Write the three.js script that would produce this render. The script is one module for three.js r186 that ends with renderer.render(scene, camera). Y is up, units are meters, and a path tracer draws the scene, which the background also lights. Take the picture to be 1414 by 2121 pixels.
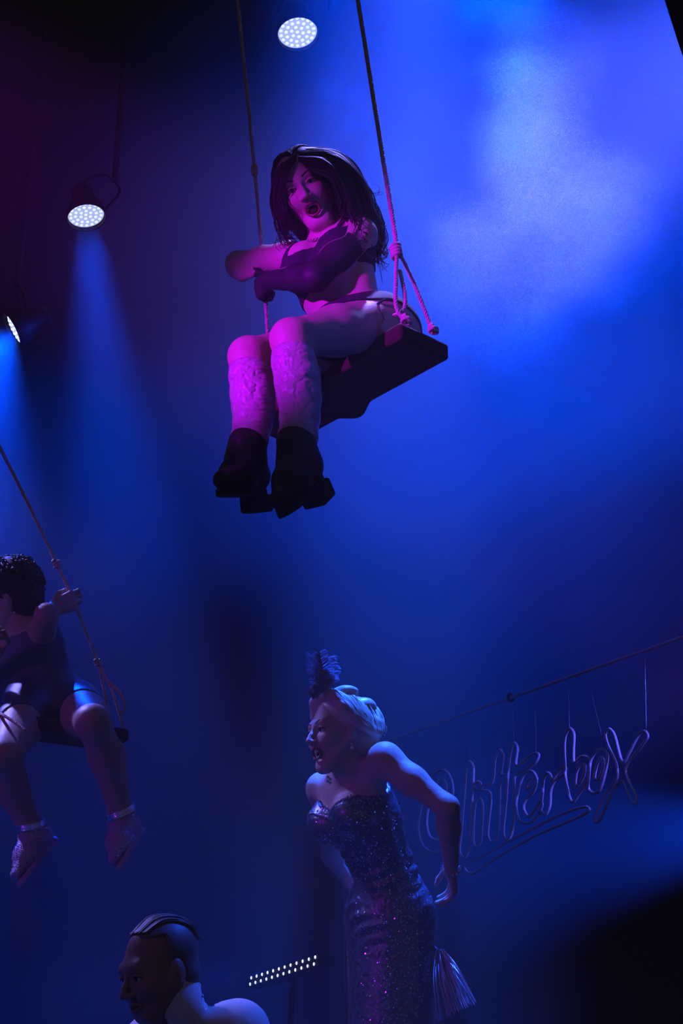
import * as THREE from 'three';
import { mergeGeometries } from 'three/addons/utils/BufferGeometryUtils.js';
import { RoundedBoxGeometry } from 'three/addons/geometries/RoundedBoxGeometry.js';
import { MeshSurfaceSampler } from 'three/addons/math/MeshSurfaceSampler.js';

// ------------------------------------------------------------------ camera, night, exposure
const scene = new THREE.Scene();
const FOV = 39.6, TILT = 24 * Math.PI / 180;
const camera = new THREE.PerspectiveCamera(FOV, 1414 / 2121, 0.05, 60);
camera.position.set(0, 1.3, 0);
camera.rotation.order = 'YXZ';
camera.rotation.set(TILT, 0, 0);
camera.updateMatrixWorld(true);
const renderer = new THREE.WebGLRenderer();
renderer.toneMapping = THREE.LinearToneMapping;
renderer.toneMappingExposure = 1;
renderer.shadowMap.enabled = true;
scene.background = new THREE.Color().setRGB(0.032, 0.025, 0.029);     // the dim house behind the audience
scene.fog = new THREE.FogExp2(0xffffff, 0.03);                          // theatrical haze

// lamps: [name, fitting at, aimed at, colour, strength, half angle, softness]
const rgb = (r, g, b) => new THREE.Color().setRGB(r, g, b);
const DEEP = rgb(0, 0.057, 1), ICE = rgb(0.17, 0.155, 0.8), PINK = rgb(0.45, 0.0, 1), COOL = rgb(0.015, 0.09, 1);

// ------------------------------------------------------------------ small tools
const V = (x, y, z) => new THREE.Vector3(x, y, z);
const FPX = 1060.5 / Math.tan(FOV / 2 * Math.PI / 180);
// the point that lies at a depth (metres along the view axis) behind a pixel of the photograph
const W = (x, y, d) => V((x - 707) / FPX * d, -(y - 1060.5) / FPX * d, -d).applyMatrix4(camera.matrixWorld);
const mix = (a, b, t) => a.clone().lerp(b, t);
const dirTo = (a, b) => b.clone().sub(a).normalize();
let seed = 7;
const rnd = () => { seed = (seed + 0x6d2b79f5) | 0; let t = Math.imul(seed ^ (seed >>> 15), 1 | seed); t = (t + Math.imul(t ^ (t >>> 7), 61 | t)) ^ t; return ((t ^ (t >>> 14)) >>> 0) / 4294967296; };
const gauss = () => (rnd() + rnd() + rnd() + rnd() - 2) * 0.866 * 1.15;
const used = {};
const numbered = (n) => { const k = used[n] = (used[n] ?? -1) + 1; return k ? n + '_' + String(k).padStart(3, '0') : n; };
function thing(name, label, category, at = V(0, 0, 0), group) {
  const o = new THREE.Group(); o.name = numbered(name); o.position.copy(at); scene.add(o);
  o.userData = { label, category }; if (group) o.userData.group = group;
  return o;
}
// a mesh from world-space geometry, put under a parent that stands at its own base
function part(name, geometry, material, parent, label) {
  const m = new THREE.Mesh(geometry, material); m.name = name; m.castShadow = m.receiveShadow = true;
  if (parent) {
    parent.updateWorldMatrix(true, false);
    m.position.copy(parent.getWorldPosition(V(0, 0, 0)).negate());
    parent.add(m);
  } else scene.add(m);
  if (label) m.userData.label = label;
  return m;
}
function structure(name, geometry, material) { const m = part(name, geometry, material, null); m.userData.kind = 'structure'; return m; }
const joined = (list) => mergeGeometries(list.map((g) => { const c = g.index ? g.toNonIndexed() : g.clone(); for (const k of Object.keys(c.attributes)) if (!['position', 'normal', 'uv'].includes(k)) c.deleteAttribute(k); if (!c.attributes.uv) c.setAttribute('uv', new THREE.BufferAttribute(new Float32Array(c.attributes.position.count * 2), 2)); return c; }));
// tapered tube through points
function strand(points, r0, r1, sides = 5, segs = 0, closed = false) {
  const curve = new THREE.CatmullRomCurve3(points, closed, 'centripetal'), n = segs || (points.length - 1) * 4;
  const pos = [], nor = [], uv = [], idx = [];
  let last = null, len = curve.getLength();
  for (let i = 0; i <= n; i++) {
    const t = i / n, p = curve.getPoint(t), tan = curve.getTangent(t);
    let u = last ? last.clone().addScaledVector(tan, -last.dot(tan)) : V(0, 1, 0).cross(tan);
    if (u.lengthSq() < 1e-8) u = V(1, 0, 0).cross(tan);
    u.normalize(); last = u;
    const v = tan.clone().cross(u), r = typeof r1 === 'function' ? r1(t) : r0 + (r1 - r0) * t;
    for (let j = 0; j <= sides; j++) {
      const a = j / sides * 2 * Math.PI, d = u.clone().multiplyScalar(Math.cos(a)).addScaledVector(v, Math.sin(a));
      pos.push(p.x + d.x * r, p.y + d.y * r, p.z + d.z * r); nor.push(d.x, d.y, d.z); uv.push(j / sides * 6.28 * r0, t * len);
    }
  }
  const w = sides + 1;
  for (let i = 0; i < n; i++) for (let j = 0; j < sides; j++) { const a = i * w + j; idx.push(a, a + 1, a + w, a + 1, a + w + 1, a + w); }
  if (!closed) for (const [row, flip] of [[0, 1], [n, 0]]) for (let j = 1; j < sides - 1; j++) { const a = row * w; flip ? idx.push(a, a + j + 1, a + j) : idx.push(a, a + j, a + j + 1); }
  const g = new THREE.BufferGeometry();
  g.setAttribute('position', new THREE.BufferAttribute(new Float32Array(pos), 3));
  g.setAttribute('normal', new THREE.BufferAttribute(new Float32Array(nor), 3));
  g.setAttribute('uv', new THREE.BufferAttribute(new Float32Array(uv), 2));
  g.setIndex(idx);
  return g;
}
// a laid rope: three strands twisted round the line
function laidRope(points, radius, pitch) {
  const curve = new THREE.CatmullRomCurve3(points, false, 'centripetal'), len = curve.getLength(), n = Math.ceil(len / pitch * 9), out = [];
  const frames = []; let last = null;
  for (let i = 0; i <= n; i++) {
    const t = i / n, tan = curve.getTangentAt(t), u = (last ?? (Math.abs(tan.x) < 0.9 ? V(1, 0, 0) : V(0, 0, 1))).clone();
    u.addScaledVector(tan, -u.dot(tan)).normalize(); last = u; frames.push([curve.getPointAt(t), u, tan.clone().cross(u)]);
  }
  for (let s = 0; s < 3; s++) out.push(strand(frames.map(([p, u, v], i) => { const a = i / n * len / pitch * 2 * Math.PI + s * 2.094; return p.clone().addScaledVector(u, Math.cos(a) * radius * 0.52).addScaledVector(v, Math.sin(a) * radius * 0.52); }), radius * 0.58, radius * 0.58, 6, n));
  return joined(out);
}
const ball = (c, r, w = 16, h = 12) => new THREE.SphereGeometry(r, w, h).translate(c.x, c.y, c.z);
const basis = (x, y, z, at) => new THREE.Matrix4().makeBasis(x, y, z).setPosition(at);

// ------------------------------------------------------------------ computed textures
function noiseTexture(size, fn, srgb, repeat = 1) {
  const d = new Uint8Array(size * size * 4);
  for (let y = 0; y < size; y++) for (let x = 0; x < size; x++) { const c = fn(x / size, y / size), o = (y * size + x) * 4; for (let k = 0; k < 3; k++) d[o + k] = Math.max(0, Math.min(255, (Array.isArray(c) ? c[k] : c) * 255)); d[o + 3] = 255; }
  const t = new THREE.DataTexture(d, size, size); t.wrapS = t.wrapT = THREE.RepeatWrapping; t.magFilter = THREE.LinearFilter; t.minFilter = THREE.LinearFilter;
  if (srgb) t.colorSpace = THREE.SRGBColorSpace;
  t.repeat.set(repeat, repeat); t.needsUpdate = true; return t;
}
const lattice = Array.from({ length: 4096 }, () => rnd());
function vnoise(x, y, period) {
  const i = Math.floor(x), j = Math.floor(y), f = x - i, g = y - j, s = f * f * (3 - 2 * f), t = g * g * (3 - 2 * g), m = (a) => ((a % period) + period) % period;
  const h = (a, b) => lattice[(m(a) * 57 + m(b) * 131) & 4095];
  return (h(i, j) * (1 - s) + h(i + 1, j) * s) * (1 - t) + (h(i, j + 1) * (1 - s) + h(i + 1, j + 1) * s) * t;
}
const fbm = (x, y, f) => vnoise(x * f, y * f, f) * 0.5 + vnoise(x * f * 2, y * f * 2, f * 2) * 0.3 + vnoise(x * f * 4, y * f * 4, f * 4) * 0.2;
const weave = noiseTexture(256, (u, v) => 0.4 + 0.25 * Math.sin(u * 402) * Math.sin(v * 402) + 0.35 * fbm(u, v, 16), false, 6);
const crease = noiseTexture(256, (u, v) => Math.abs(fbm(u, v, 6) - 0.5) * 2, false, 5);
const grain = noiseTexture(256, (u, v) => { const s = 0.5 + 0.3 * Math.sin(v * 150 + 5 * fbm(u, v, 4)) * fbm(u, v, 8) + 0.2 * (vnoise(u * 4, v * 128, 128) - 0.5); return [0.3 * s + 0.1, 0.2 * s + 0.06, 0.13 * s + 0.04]; }, true, 2);
const pores = noiseTexture(256, (u, v) => fbm(u, v, 48), false, 8);

// ------------------------------------------------------------------ materials
const std = (color, roughness, more = {}) => new THREE.MeshStandardMaterial({ color, roughness, ...more });
const phys = (color, roughness, more = {}) => new THREE.MeshPhysicalMaterial({ color, roughness, ...more });
const M = {
  skin: phys(rgb(0.52, 0.36, 0.3), 0.5, { bumpMap: pores, bumpScale: 0.0006, specularIntensity: 0.7 }),
  skinTan: phys(rgb(0.36, 0.24, 0.19), 0.48, { bumpMap: pores, bumpScale: 0.0006 }),
  skinDark: phys(rgb(0.3, 0.19, 0.14), 0.48, { bumpMap: pores, bumpScale: 0.0006 }),
  eye: phys(rgb(0.7, 0.68, 0.66), 0.15), iris: phys(rgb(0.03, 0.02, 0.015), 0.1), teeth: phys(rgb(0.7, 0.68, 0.62), 0.25),
  lips: phys(rgb(0.22, 0.04, 0.05), 0.3), mouth: std(rgb(0.05, 0.012, 0.012), 0.7), brow: std(rgb(0.03, 0.02, 0.015), 0.8),
  hairDark: phys(rgb(0.018, 0.013, 0.011), 0.55, { specularIntensity: 0.5 }),
  hairBlond: phys(rgb(0.62, 0.55, 0.42), 0.4), hairGrey: phys(rgb(0.12, 0.115, 0.11), 0.5),
  blackCloth: std(rgb(0.02, 0.02, 0.024), 0.8, { bumpMap: weave, bumpScale: 0.001 }),
  arm_layer: phys(rgb(0.02, 0.014, 0.02), 0.6, { bumpMap: weave, bumpScale: 0.0006 }),
  costume: phys(rgb(0.03, 0.04, 0.09), 0.4, { bumpMap: weave, bumpScale: 0.001 }),
  leather: phys(rgb(0.022, 0.018, 0.016), 0.55, { bumpMap: crease, bumpScale: 0.002 }), rubber: std(rgb(0.018, 0.016, 0.015), 0.85, { bumpMap: pores, bumpScale: 0.001 }),
  gaiter: phys(rgb(0.5, 0.36, 0.42), 0.34, { bumpMap: crease, bumpScale: 0.008, clearcoat: 0.5, clearcoatRoughness: 0.25 }),
  glitter: phys(rgb(0.42, 0.3, 0.45), 0.5, { bumpMap: pores, bumpScale: 0.004, metalness: 0.3 }),
  gem: phys(rgb(0.9, 0.9, 0.95), 0.12, { metalness: 1 }),
  dress: phys(rgb(0.09, 0.1, 0.14), 0.36, { bumpMap: crease, bumpScale: 0.003, metalness: 0.45, clearcoat: 0.4, clearcoatRoughness: 0.3 }),
  sequin: phys(rgb(0.7, 0.7, 0.76), 0.14, { metalness: 1, side: THREE.DoubleSide }),
  tinsel: phys(rgb(0.7, 0.72, 0.8), 0.4, { metalness: 1 }),
  feather: std(rgb(0.3, 0.4, 0.5), 0.85, { side: THREE.DoubleSide }),
  shirt: std(rgb(0.74, 0.74, 0.74), 0.85, { bumpMap: weave, bumpScale: 0.0012 }),
  rope: std(rgb(0.55, 0.47, 0.38), 0.85, { bumpMap: weave, bumpScale: 0.0012 }),
  wood: std(rgb(0.9, 0.9, 0.9), 0.7, { map: grain, bumpMap: pores, bumpScale: 0.001 }),
  casing: std(rgb(0.018, 0.018, 0.02), 0.5, { metalness: 0.2 }), steel: std(rgb(0.2, 0.2, 0.21), 0.45, { metalness: 0.9 }), wire: std(rgb(0.3, 0.3, 0.32), 0.4, { metalness: 0.8 }),
  tube: phys(rgb(0.55, 0.55, 0.6), 0.3, { clearcoat: 0.6 }),
  lens: new THREE.MeshPhysicalMaterial({ color: rgb(0.3, 0.3, 0.35), roughness: 0.2, emissive: rgb(0.5, 0.6, 1), emissiveIntensity: 1 }),
  chip: new THREE.MeshStandardMaterial({ color: rgb(0.8, 0.8, 0.9), roughness: 0.3, emissive: rgb(0.72, 0.78, 1), emissiveIntensity: 1.5 }),
  wallBlack: std(rgb(0.009, 0.009, 0.01), 0.95, { bumpMap: weave, bumpScale: 0.002 }), floorBlack: std(rgb(0.03, 0.03, 0.032), 0.6, { bumpMap: pores, bumpScale: 0.002 }),
  drape: std(rgb(0.02, 0.02, 0.022), 0.95, { bumpMap: weave, bumpScale: 0.002, side: THREE.DoubleSide }),
  smoke: std(rgb(0.93, 0.93, 0.93), 1),
};

// ------------------------------------------------------------------ bodies as distance fields, meshed by surface nets
class Field {
  constructor() { this.groups = []; this.cuts = []; }
  group(k, join = 0.015) { const g = { k, join, list: [] }; this.groups.push(g); this.now = g; return this; }
  cap(a, b, ra, rb = ra) { const d = b.clone().sub(a); this.now.list.push({ t: 0, x: a.x, y: a.y, z: a.z, dx: d.x, dy: d.y, dz: d.z, l: Math.max(d.lengthSq(), 1e-9), r: ra, dr: rb - ra, big: Math.max(ra, rb) }); return this; }
  chain(points, radii) { for (let i = 0; i + 1 < points.length; i++) this.cap(points[i], points[i + 1], radii[i], radii[i + 1]); return this; }
  egg(c, X, Y, Z, rx, ry, rz) { this.now.list.push(Field.makeEgg(c, X, Y, Z, rx, ry, rz)); return this; }
  cut(c, X, Y, Z, rx, ry, rz, k = 0.005) { this.cuts.push({ p: Field.makeEgg(c, X, Y, Z, rx, ry, rz), k }); return this; }
  static makeEgg(c, X, Y, Z, rx, ry, rz) { return { t: 1, x: c.x, y: c.y, z: c.z, X, Y, Z, rx, ry, rz, big: Math.max(rx, ry, rz) }; }
  static d(p, x, y, z) {
    x -= p.x; y -= p.y; z -= p.z;
    if (p.t === 0) {
      const t = Math.max(0, Math.min(1, (x * p.dx + y * p.dy + z * p.dz) / p.l));
      return Math.hypot(x - p.dx * t, y - p.dy * t, z - p.dz * t) - p.r - p.dr * t;
    }
    const a = (x * p.X.x + y * p.X.y + z * p.X.z) / p.rx, b = (x * p.Y.x + y * p.Y.y + z * p.Y.z) / p.ry, c = (x * p.Z.x + y * p.Z.y + z * p.Z.z) / p.rz;
    const k0 = Math.hypot(a, b, c), k1 = Math.hypot(a / p.rx, b / p.ry, c / p.rz);
    return k1 < 1e-9 ? -Math.min(p.rx, p.ry, p.rz) : k0 * (k0 - 1) / k1;
  }
  // the groups and cuts that matter within R of a point
  near(x, y, z, R) {
    let least = 1e9;
    const ds = this.groups.map((g) => g.list.map((p) => { const d = Field.d(p, x, y, z); if (d < least) least = d; return d; }));
    const reach = Math.max(least, 0) * 1.2 + R * 3 + 0.08;
    return { least, groups: this.groups.map((g, i) => ({ k: g.k, join: g.join, list: g.list.filter((_, j) => ds[i][j] < reach) })).filter((g) => g.list.length), cuts: this.cuts.filter((c) => Field.d(c.p, x, y, z) < R * 2 + 0.03) };
  }
  static value(n, x, y, z) {
    let all = 1e9;
    for (const g of n.groups) {
      let d = 1e9;
      for (const p of g.list) { const e = Field.d(p, x, y, z), h = Math.max(g.k - Math.abs(d - e), 0); d = Math.min(d, e) - h * h / (4 * g.k); }
      const h = Math.max(g.join - Math.abs(all - d), 0); all = Math.min(all, d) - h * h / (4 * g.join);
    }
    for (const c of n.cuts) { const e = -Field.d(c.p, x, y, z), h = Math.max(c.k - Math.abs(all - e), 0); all = Math.max(all, e) + h * h / (4 * c.k); }
    return all;
  }
  bounds(pad) {
    const b = new THREE.Box3();
    for (const g of this.groups) for (const p of g.list) { b.expandByPoint(V(p.x - p.big, p.y - p.big, p.z - p.big)).expandByPoint(V(p.x + p.big, p.y + p.big, p.z + p.big)); if (p.t === 0) b.expandByPoint(V(p.x + p.dx - p.big, p.y + p.dy - p.big, p.z + p.dz - p.big)).expandByPoint(V(p.x + p.dx + p.big, p.y + p.dy + p.big, p.z + p.dz + p.big)); }
    return b.expandByScalar(pad);
  }
  // off: how far outside the body the surface lies; mask: keeps only where negative; skip: leaves cells to a finer mesh
  mesh(cell, { box = null, off = 0, mask = null, skip = null } = {}) {
    const b = box ?? this.bounds(off + cell * 3), N = 8;
    const [nx, ny, nz] = ['x', 'y', 'z'].map((k) => Math.ceil((b.max[k] - b.min[k]) / cell / N) * N + 1);
    const val = new Float32Array(nx * ny * nz).fill(NaN), vert = new Int32Array(nx * ny * nz).fill(-1), at = (i, j, k) => (k * ny + j) * nx + i;
    const R = cell * N * 0.87, pos = [], idx = [], blocks = [];
    for (let k = 0; k < nz - 1; k += N) for (let j = 0; j < ny - 1; j += N) for (let i = 0; i < nx - 1; i += N) {
      const cx = b.min.x + (i + N / 2) * cell, cy = b.min.y + (j + N / 2) * cell, cz = b.min.z + (k + N / 2) * cell, n = this.near(cx, cy, cz, R);
      if (n.least > R * 1.35 + Math.abs(off) + 0.02) continue;
      const mid = Field.value(n, cx, cy, cz) - off;
      if (Math.abs(mid) > R * 1.7 + 0.02 && !mask) continue;
      blocks.push([i, j, k]);
      for (let c = 0; c <= N; c++) for (let d = 0; d <= N; d++) for (let e = 0; e <= N; e++) {
        const o = at(i + e, j + d, k + c);
        if (val[o] === val[o]) continue;
        const x = b.min.x + (i + e) * cell, y = b.min.y + (j + d) * cell, z = b.min.z + (k + c) * cell;
        let v = Field.value(n, x, y, z) - off;
        if (mask) v = Math.max(v, mask(x, y, z));
        val[o] = v;
      }
    }
    const E = [[0, 1], [0, 2], [0, 4], [1, 3], [1, 5], [2, 3], [2, 6], [3, 7], [4, 5], [4, 6], [5, 7], [6, 7]], cv = new Float32Array(8);
    for (const [i0, j0, k0] of blocks) for (let k = k0; k < k0 + N; k++) for (let j = j0; j < j0 + N; j++) for (let i = i0; i < i0 + N; i++) {
      let s = 0;
      for (let c = 0; c < 8; c++) { cv[c] = val[at(i + (c & 1), j + ((c >> 1) & 1), k + (c >> 2))]; if (cv[c] < 0) s |= 1 << c; }
      if (s === 0 || s === 255) continue;
      let n = 0, x = 0, y = 0, z = 0;
      for (const [p, q] of E) if ((cv[p] < 0) !== (cv[q] < 0)) { const t = cv[p] / (cv[p] - cv[q]); x += (p & 1) + ((q & 1) - (p & 1)) * t; y += ((p >> 1) & 1) + (((q >> 1) & 1) - ((p >> 1) & 1)) * t; z += (p >> 2) + ((q >> 2) - (p >> 2)) * t; n++; }
      x = b.min.x + (i + x / n) * cell; y = b.min.y + (j + y / n) * cell; z = b.min.z + (k + z / n) * cell;
      if (skip && skip(x, y, z)) continue;
      vert[at(i, j, k)] = pos.length / 3; pos.push(x, y, z);
    }
    const quad = (a, c, d, e, flip) => { if (a < 0 || c < 0 || d < 0 || e < 0) return; flip ? idx.push(a, d, c, a, e, d) : idx.push(a, c, d, a, d, e); };
    for (const [i0, j0, k0] of blocks) for (let k = k0; k < k0 + N; k++) for (let j = j0; j < j0 + N; j++) for (let i = i0; i < i0 + N; i++) {
      const v = val[at(i, j, k)], inside = v < 0;
      if (j && k && inside !== val[at(i + 1, j, k)] < 0) quad(vert[at(i, j - 1, k - 1)], vert[at(i, j, k - 1)], vert[at(i, j, k)], vert[at(i, j - 1, k)], !inside);
      if (i && k && inside !== val[at(i, j + 1, k)] < 0) quad(vert[at(i - 1, j, k - 1)], vert[at(i - 1, j, k)], vert[at(i, j, k)], vert[at(i, j, k - 1)], !inside);
      if (i && j && inside !== val[at(i, j, k + 1)] < 0) quad(vert[at(i - 1, j - 1, k)], vert[at(i, j - 1, k)], vert[at(i, j, k)], vert[at(i - 1, j, k)], !inside);
    }
    const g = new THREE.BufferGeometry(), uv = new Float32Array(pos.length / 3 * 2);
    for (let i = 0; i < pos.length / 3; i++) { uv[i * 2] = pos[i * 3] + pos[i * 3 + 2] * 0.8; uv[i * 2 + 1] = pos[i * 3 + 1] + pos[i * 3 + 2] * 0.3; }
    g.setAttribute('position', new THREE.BufferAttribute(new Float32Array(pos), 3));
    g.setAttribute('uv', new THREE.BufferAttribute(uv, 2));
    g.setIndex(idx); g.computeVertexNormals();
    return g;
  }
}
// a frame from a forward and an up direction: X = the wearer's left, Y up, Z forward
function frame(at, forward, up) { const Z = forward.clone().normalize(), X = up.clone().cross(Z).normalize(), Y = Z.clone().cross(X); return { at, X, Y, Z, p: (x, y, z) => at.clone().addScaledVector(X, x).addScaledVector(Y, y).addScaledVector(Z, z) }; }

// a head with a face; open = how far the mouth is open (0..1)
function addHead(f, h, open, man = 0) {
  const { X, Y, Z, p } = h, drop = open * 0.026, e = (x, y, z, a, b, c) => f.egg(p(x, y, z), X, Y, Z, a, b, c);
  f.group(0.03, 0.02);
  e(0, 0.036, -0.016, 0.073, 0.086, 0.092);
  e(0, -0.03, 0.03, 0.06 + man * 0.004, 0.07, 0.056);
  e(0, -0.092 - drop, 0.05 - open * 0.004, 0.028 + man * 0.005, 0.022, 0.026);
  for (const s of [-1, 1]) { f.cap(p(s * 0.058, -0.035, -0.008), p(s * 0.022, -0.094 - drop, 0.05), 0.018 + man * 0.003, 0.016); e(s * 0.04, -0.03, 0.06, 0.021, 0.02, 0.02); }
  f.cap(p(-0.036, 0.024, 0.072), p(0.036, 0.024, 0.072), 0.011 + man * 0.002);
  f.group(0.008, 0.012).chain([p(0, 0.012, 0.083), p(0, -0.014, 0.098), p(0, -0.034, 0.108)], [0.007, 0.0075, 0.0105]);
  for (const s of [-1, 1]) e(s * 0.0125, -0.039, 0.096, 0.0085, 0.0075, 0.01);
  f.group(0.006, 0.008);
  for (const s of [-1, 1]) { e(s * 0.079, -0.008, -0.014, 0.009, 0.031, 0.019); e(s * 0.08, -0.032, -0.008, 0.007, 0.009, 0.008); }
  for (const s of [-1, 1]) f.cut(p(s * 0.032, 0.0, 0.096), X, Y, Z, 0.02, 0.013, 0.018, 0.012);
  const lip = [], lw = 0.022, up = -0.06, low = -0.076 - drop * 0.85, mid = (up + low) / 2;
  f.cut(p(0, mid, 0.1), X, Y, Z, lw * 0.86, Math.max(0.003, (up - low) / 2 - 0.003), 0.04, 0.003);
  for (let i = 0; i < 20; i++) { const a = i / 20 * 2 * Math.PI, c = Math.cos(a), s = Math.sin(a); lip.push(p(lw * c, mid + s * ((up - low) / 2 + 0.001) * (s > 0 ? 1 - 0.12 * Math.exp(-c * c * 30) : 1), 0.0895 - c * c * 0.012 + (s < 0 ? s * 0.006 * open : 0.001))); }
  return { lip, up, low, mid, lw };
}
// eyes, brows, lips and teeth as children of the person
function addFace(o, h, info, open, m = {}) {
  const { X, Y, Z, p } = h;
  for (const s of [-1, 1]) {
    const c = p(s * 0.032, 0.0, 0.071), eye = part('eye', ball(c, 0.0125), M.eye, o);
    const iris = new THREE.Mesh(new THREE.SphereGeometry(0.0062, 14, 10).scale(1, 1, 0.5).applyMatrix4(basis(X, Y, Z, p(s * 0.032, -0.001, 0.0815))), M.iris); iris.name = 'iris'; eye.add(iris);
    part('eyelid', strand([p(s * 0.0475, -0.001, 0.074), p(s * 0.041, 0.0062, 0.0815), p(s * 0.031, 0.0078, 0.0845), p(s * 0.0195, 0.0025, 0.08)], 0.0042, 0.0038, 7, 10), m.skin ?? M.skin, o);
    part('eyelashes', strand([p(s * 0.05, 0.001, 0.075), p(s * 0.041, 0.003, 0.0845), p(s * 0.031, 0.0045, 0.0872), p(s * 0.0195, 0, 0.0825)], 0.0024, 0.0016, 5, 10), M.brow, o);
    part('eyebrow', strand([p(s * 0.051, 0.02, 0.071), p(s * 0.036, 0.03, 0.0825), p(s * 0.014, 0.023, 0.0865)], 0.0022, 0.0038, 6, 10), m.brow ?? M.brow, o);
  }
  part('lips', strand(info.lip, 0.0044, 0.0044, 7, 40, true), m.lips ?? M.lips, o);
  const t = []; for (let i = -3; i <= 3; i++) t.push(new RoundedBoxGeometry(0.0058, 0.0078, 0.004, 1, 0.0012).applyMatrix4(basis(X, Y, Z, p(i * 0.0054, info.up - 0.0055, 0.081 - i * i * 0.0008))));
  if (open > 0.15) part('teeth', joined(t), M.teeth, o);
  part('mouth_lining', new THREE.SphereGeometry(1, 14, 10).scale(info.lw, Math.max(0.006, (info.up - info.low) / 2), 0.018).applyMatrix4(basis(X, Y, Z, p(0, info.mid, 0.058))), M.mouth, o);
}
// a hand: X towards the thumb, Y along the fingers, Z the side the fingers curl to; returns the grip centre
function addHand(f, at, X, Y, Z, curl, s = 1) {
  const p = (x, y, z) => at.clone().addScaledVector(X, x * s).addScaledVector(Y, y * s).addScaledVector(Z, z * s);
  f.group(0.01, 0.012);
  const xs = [0.029, 0.0095, -0.0095, -0.027], len = [[0.042, 0.026, 0.02], [0.046, 0.029, 0.021], [0.043, 0.027, 0.02], [0.034, 0.021, 0.017]], ys = [0.084, 0.088, 0.084, 0.076];
  xs.forEach((x, i) => f.cap(p(x * 0.55, 0.008, 0), p(x, ys[i], -0.002), 0.014 * s, 0.0115 * s));
  f.egg(p(0.02, 0.035, 0.008), X, Y, Z, 0.016 * s, 0.026 * s, 0.013 * s);
  xs.forEach((x, i) => {
    f.group(0.004, 0.005);
    let a = curl[i] * 0.55, q = p(x, ys[i], -0.001), r = (i === 3 ? 0.0078 : 0.0088) * s;
    for (let k = 0; k < 3; k++) { const n = q.clone().addScaledVector(Y, Math.cos(a) * len[i][k] * s).addScaledVector(Z, Math.sin(a) * len[i][k] * s).addScaledVector(X, x * 0.05 * s * (1 - curl[i] * 0.5)); f.cap(q, n, r, r * 0.92); q = n; r *= 0.92; a += curl[i] * (k ? 0.75 : 1.05); }
  });
  f.group(0.005, 0.008);
  const T = [p(0.024, 0.022, 0.01), p(0.046, 0.052, 0.02), p(0.048, 0.08, 0.036 + curl[4] * 0.006), p(0.034, 0.1 - curl[4] * 0.012, 0.05 + curl[4] * 0.004)];
  f.chain(T, [0.0135 * s, 0.0105 * s, 0.0095 * s, 0.0078 * s]);
}
// hair locks: guides are lists of points; every lock follows one with its own offset and curl
function locks(guides, n, spread, curl, r, sides = 4) {
  const out = [];
  for (let i = 0; i < n; i++) {
    const g = guides[i % guides.length], q = guides[(i + (rnd() < 0.5 ? 1 : guides.length - 1)) % guides.length], w = rnd() * 0.5, curve = new THREE.CatmullRomCurve3(g.map((p, k) => mix(p, q[Math.min(k, q.length - 1)], w)), false, 'centripetal');
    const off = V(gauss(), gauss(), gauss()).multiplyScalar(spread), ph = rnd() * 6.28, turns = 2 + rnd() * 3, cut = 0.75 + rnd() * 0.3, pts = [];
    for (let k = 0; k <= 14; k++) { const t = Math.min(1, k / 14 * cut), c = curl * t * t, a = ph + t * turns * 6.28; pts.push(curve.getPoint(t).addScaledVector(off, 0.35 + t).add(V(Math.cos(a) * c, Math.sin(a * 1.3) * c * 0.4, Math.sin(a) * c))); }
    out.push(strand(pts, r, r, sides, 28));
  }
  return joined(out);
}
// a shoe on a foot: ankle, heel and toe are points, tall = top of the shaft
function addShoe(o, ankle, heel, toe, tall, m, { name = 'boot', block = 0.05, size = 1, sole = M.rubber, shaft = 0.05, point = 0.7 } = {}) {
  const Z = dirTo(heel, toe), up0 = dirTo(heel, ankle), X = up0.clone().cross(Z).normalize(), Y = Z.clone().cross(X).normalize(), L = heel.distanceTo(toe), f = new Field();
  const p = (x, y, z) => heel.clone().addScaledVector(X, x).addScaledVector(Y, y).addScaledVector(Z, z);
  f.group(0.03).cap(p(0, 0.038 * size, 0.02), p(0, 0.036 * size, L * 0.55), 0.036 * size, 0.041 * size).cap(p(0, 0.034 * size, L * 0.55), p(0, 0.026 * size, L * 0.95), 0.041 * size, 0.033 * size * point)
    .cap(p(0, 0.04 * size, 0.025), ankle, 0.038 * size, 0.043 * size).cap(p(0, 0.045 * size, L * 0.5), ankle, 0.034 * size, 0.042 * size).cap(ankle, tall, 0.044 * size, shaft);
  const shoe = part(name, f.mesh(0.006), m, o);
  const s = new THREE.Shape(), w = 0.033 * size, sub = (n, g, mat) => { const c = new THREE.Mesh(g, mat); c.name = n; c.castShadow = c.receiveShadow = true; shoe.add(c); };
  s.moveTo(0, -0.015); s.bezierCurveTo(w, -0.015, w * 0.95, 0.05, w, L * 0.35); s.bezierCurveTo(w * 1.15, L * 0.6, w * 1.2, L * 0.85, w * 0.1, L + 0.012); s.bezierCurveTo(-w * 1.1, L * 0.95, -w * 1.1, L * 0.6, -w * 0.95, L * 0.35); s.bezierCurveTo(-w * 0.9, 0.05, -w, -0.015, 0, -0.015);
  const side = X, g = new THREE.ExtrudeGeometry(s, { depth: 0.012 * size, bevelEnabled: true, bevelSize: 0.003, bevelThickness: 0.003, bevelSegments: 2, curveSegments: 16 });
  sub('sole', g.applyMatrix4(new THREE.Matrix4().makeBasis(side.clone().negate(), Z, Y).setPosition(p(0, -0.01 * size, 0))), sole);
  if (block) sub('heel', new RoundedBoxGeometry(0.062 * size, block, 0.07 * size, 2, 0.008).applyMatrix4(basis(X, Y, Z, p(0, -0.01 - block / 2, 0.022))), sole);
  return shoe;
}

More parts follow.
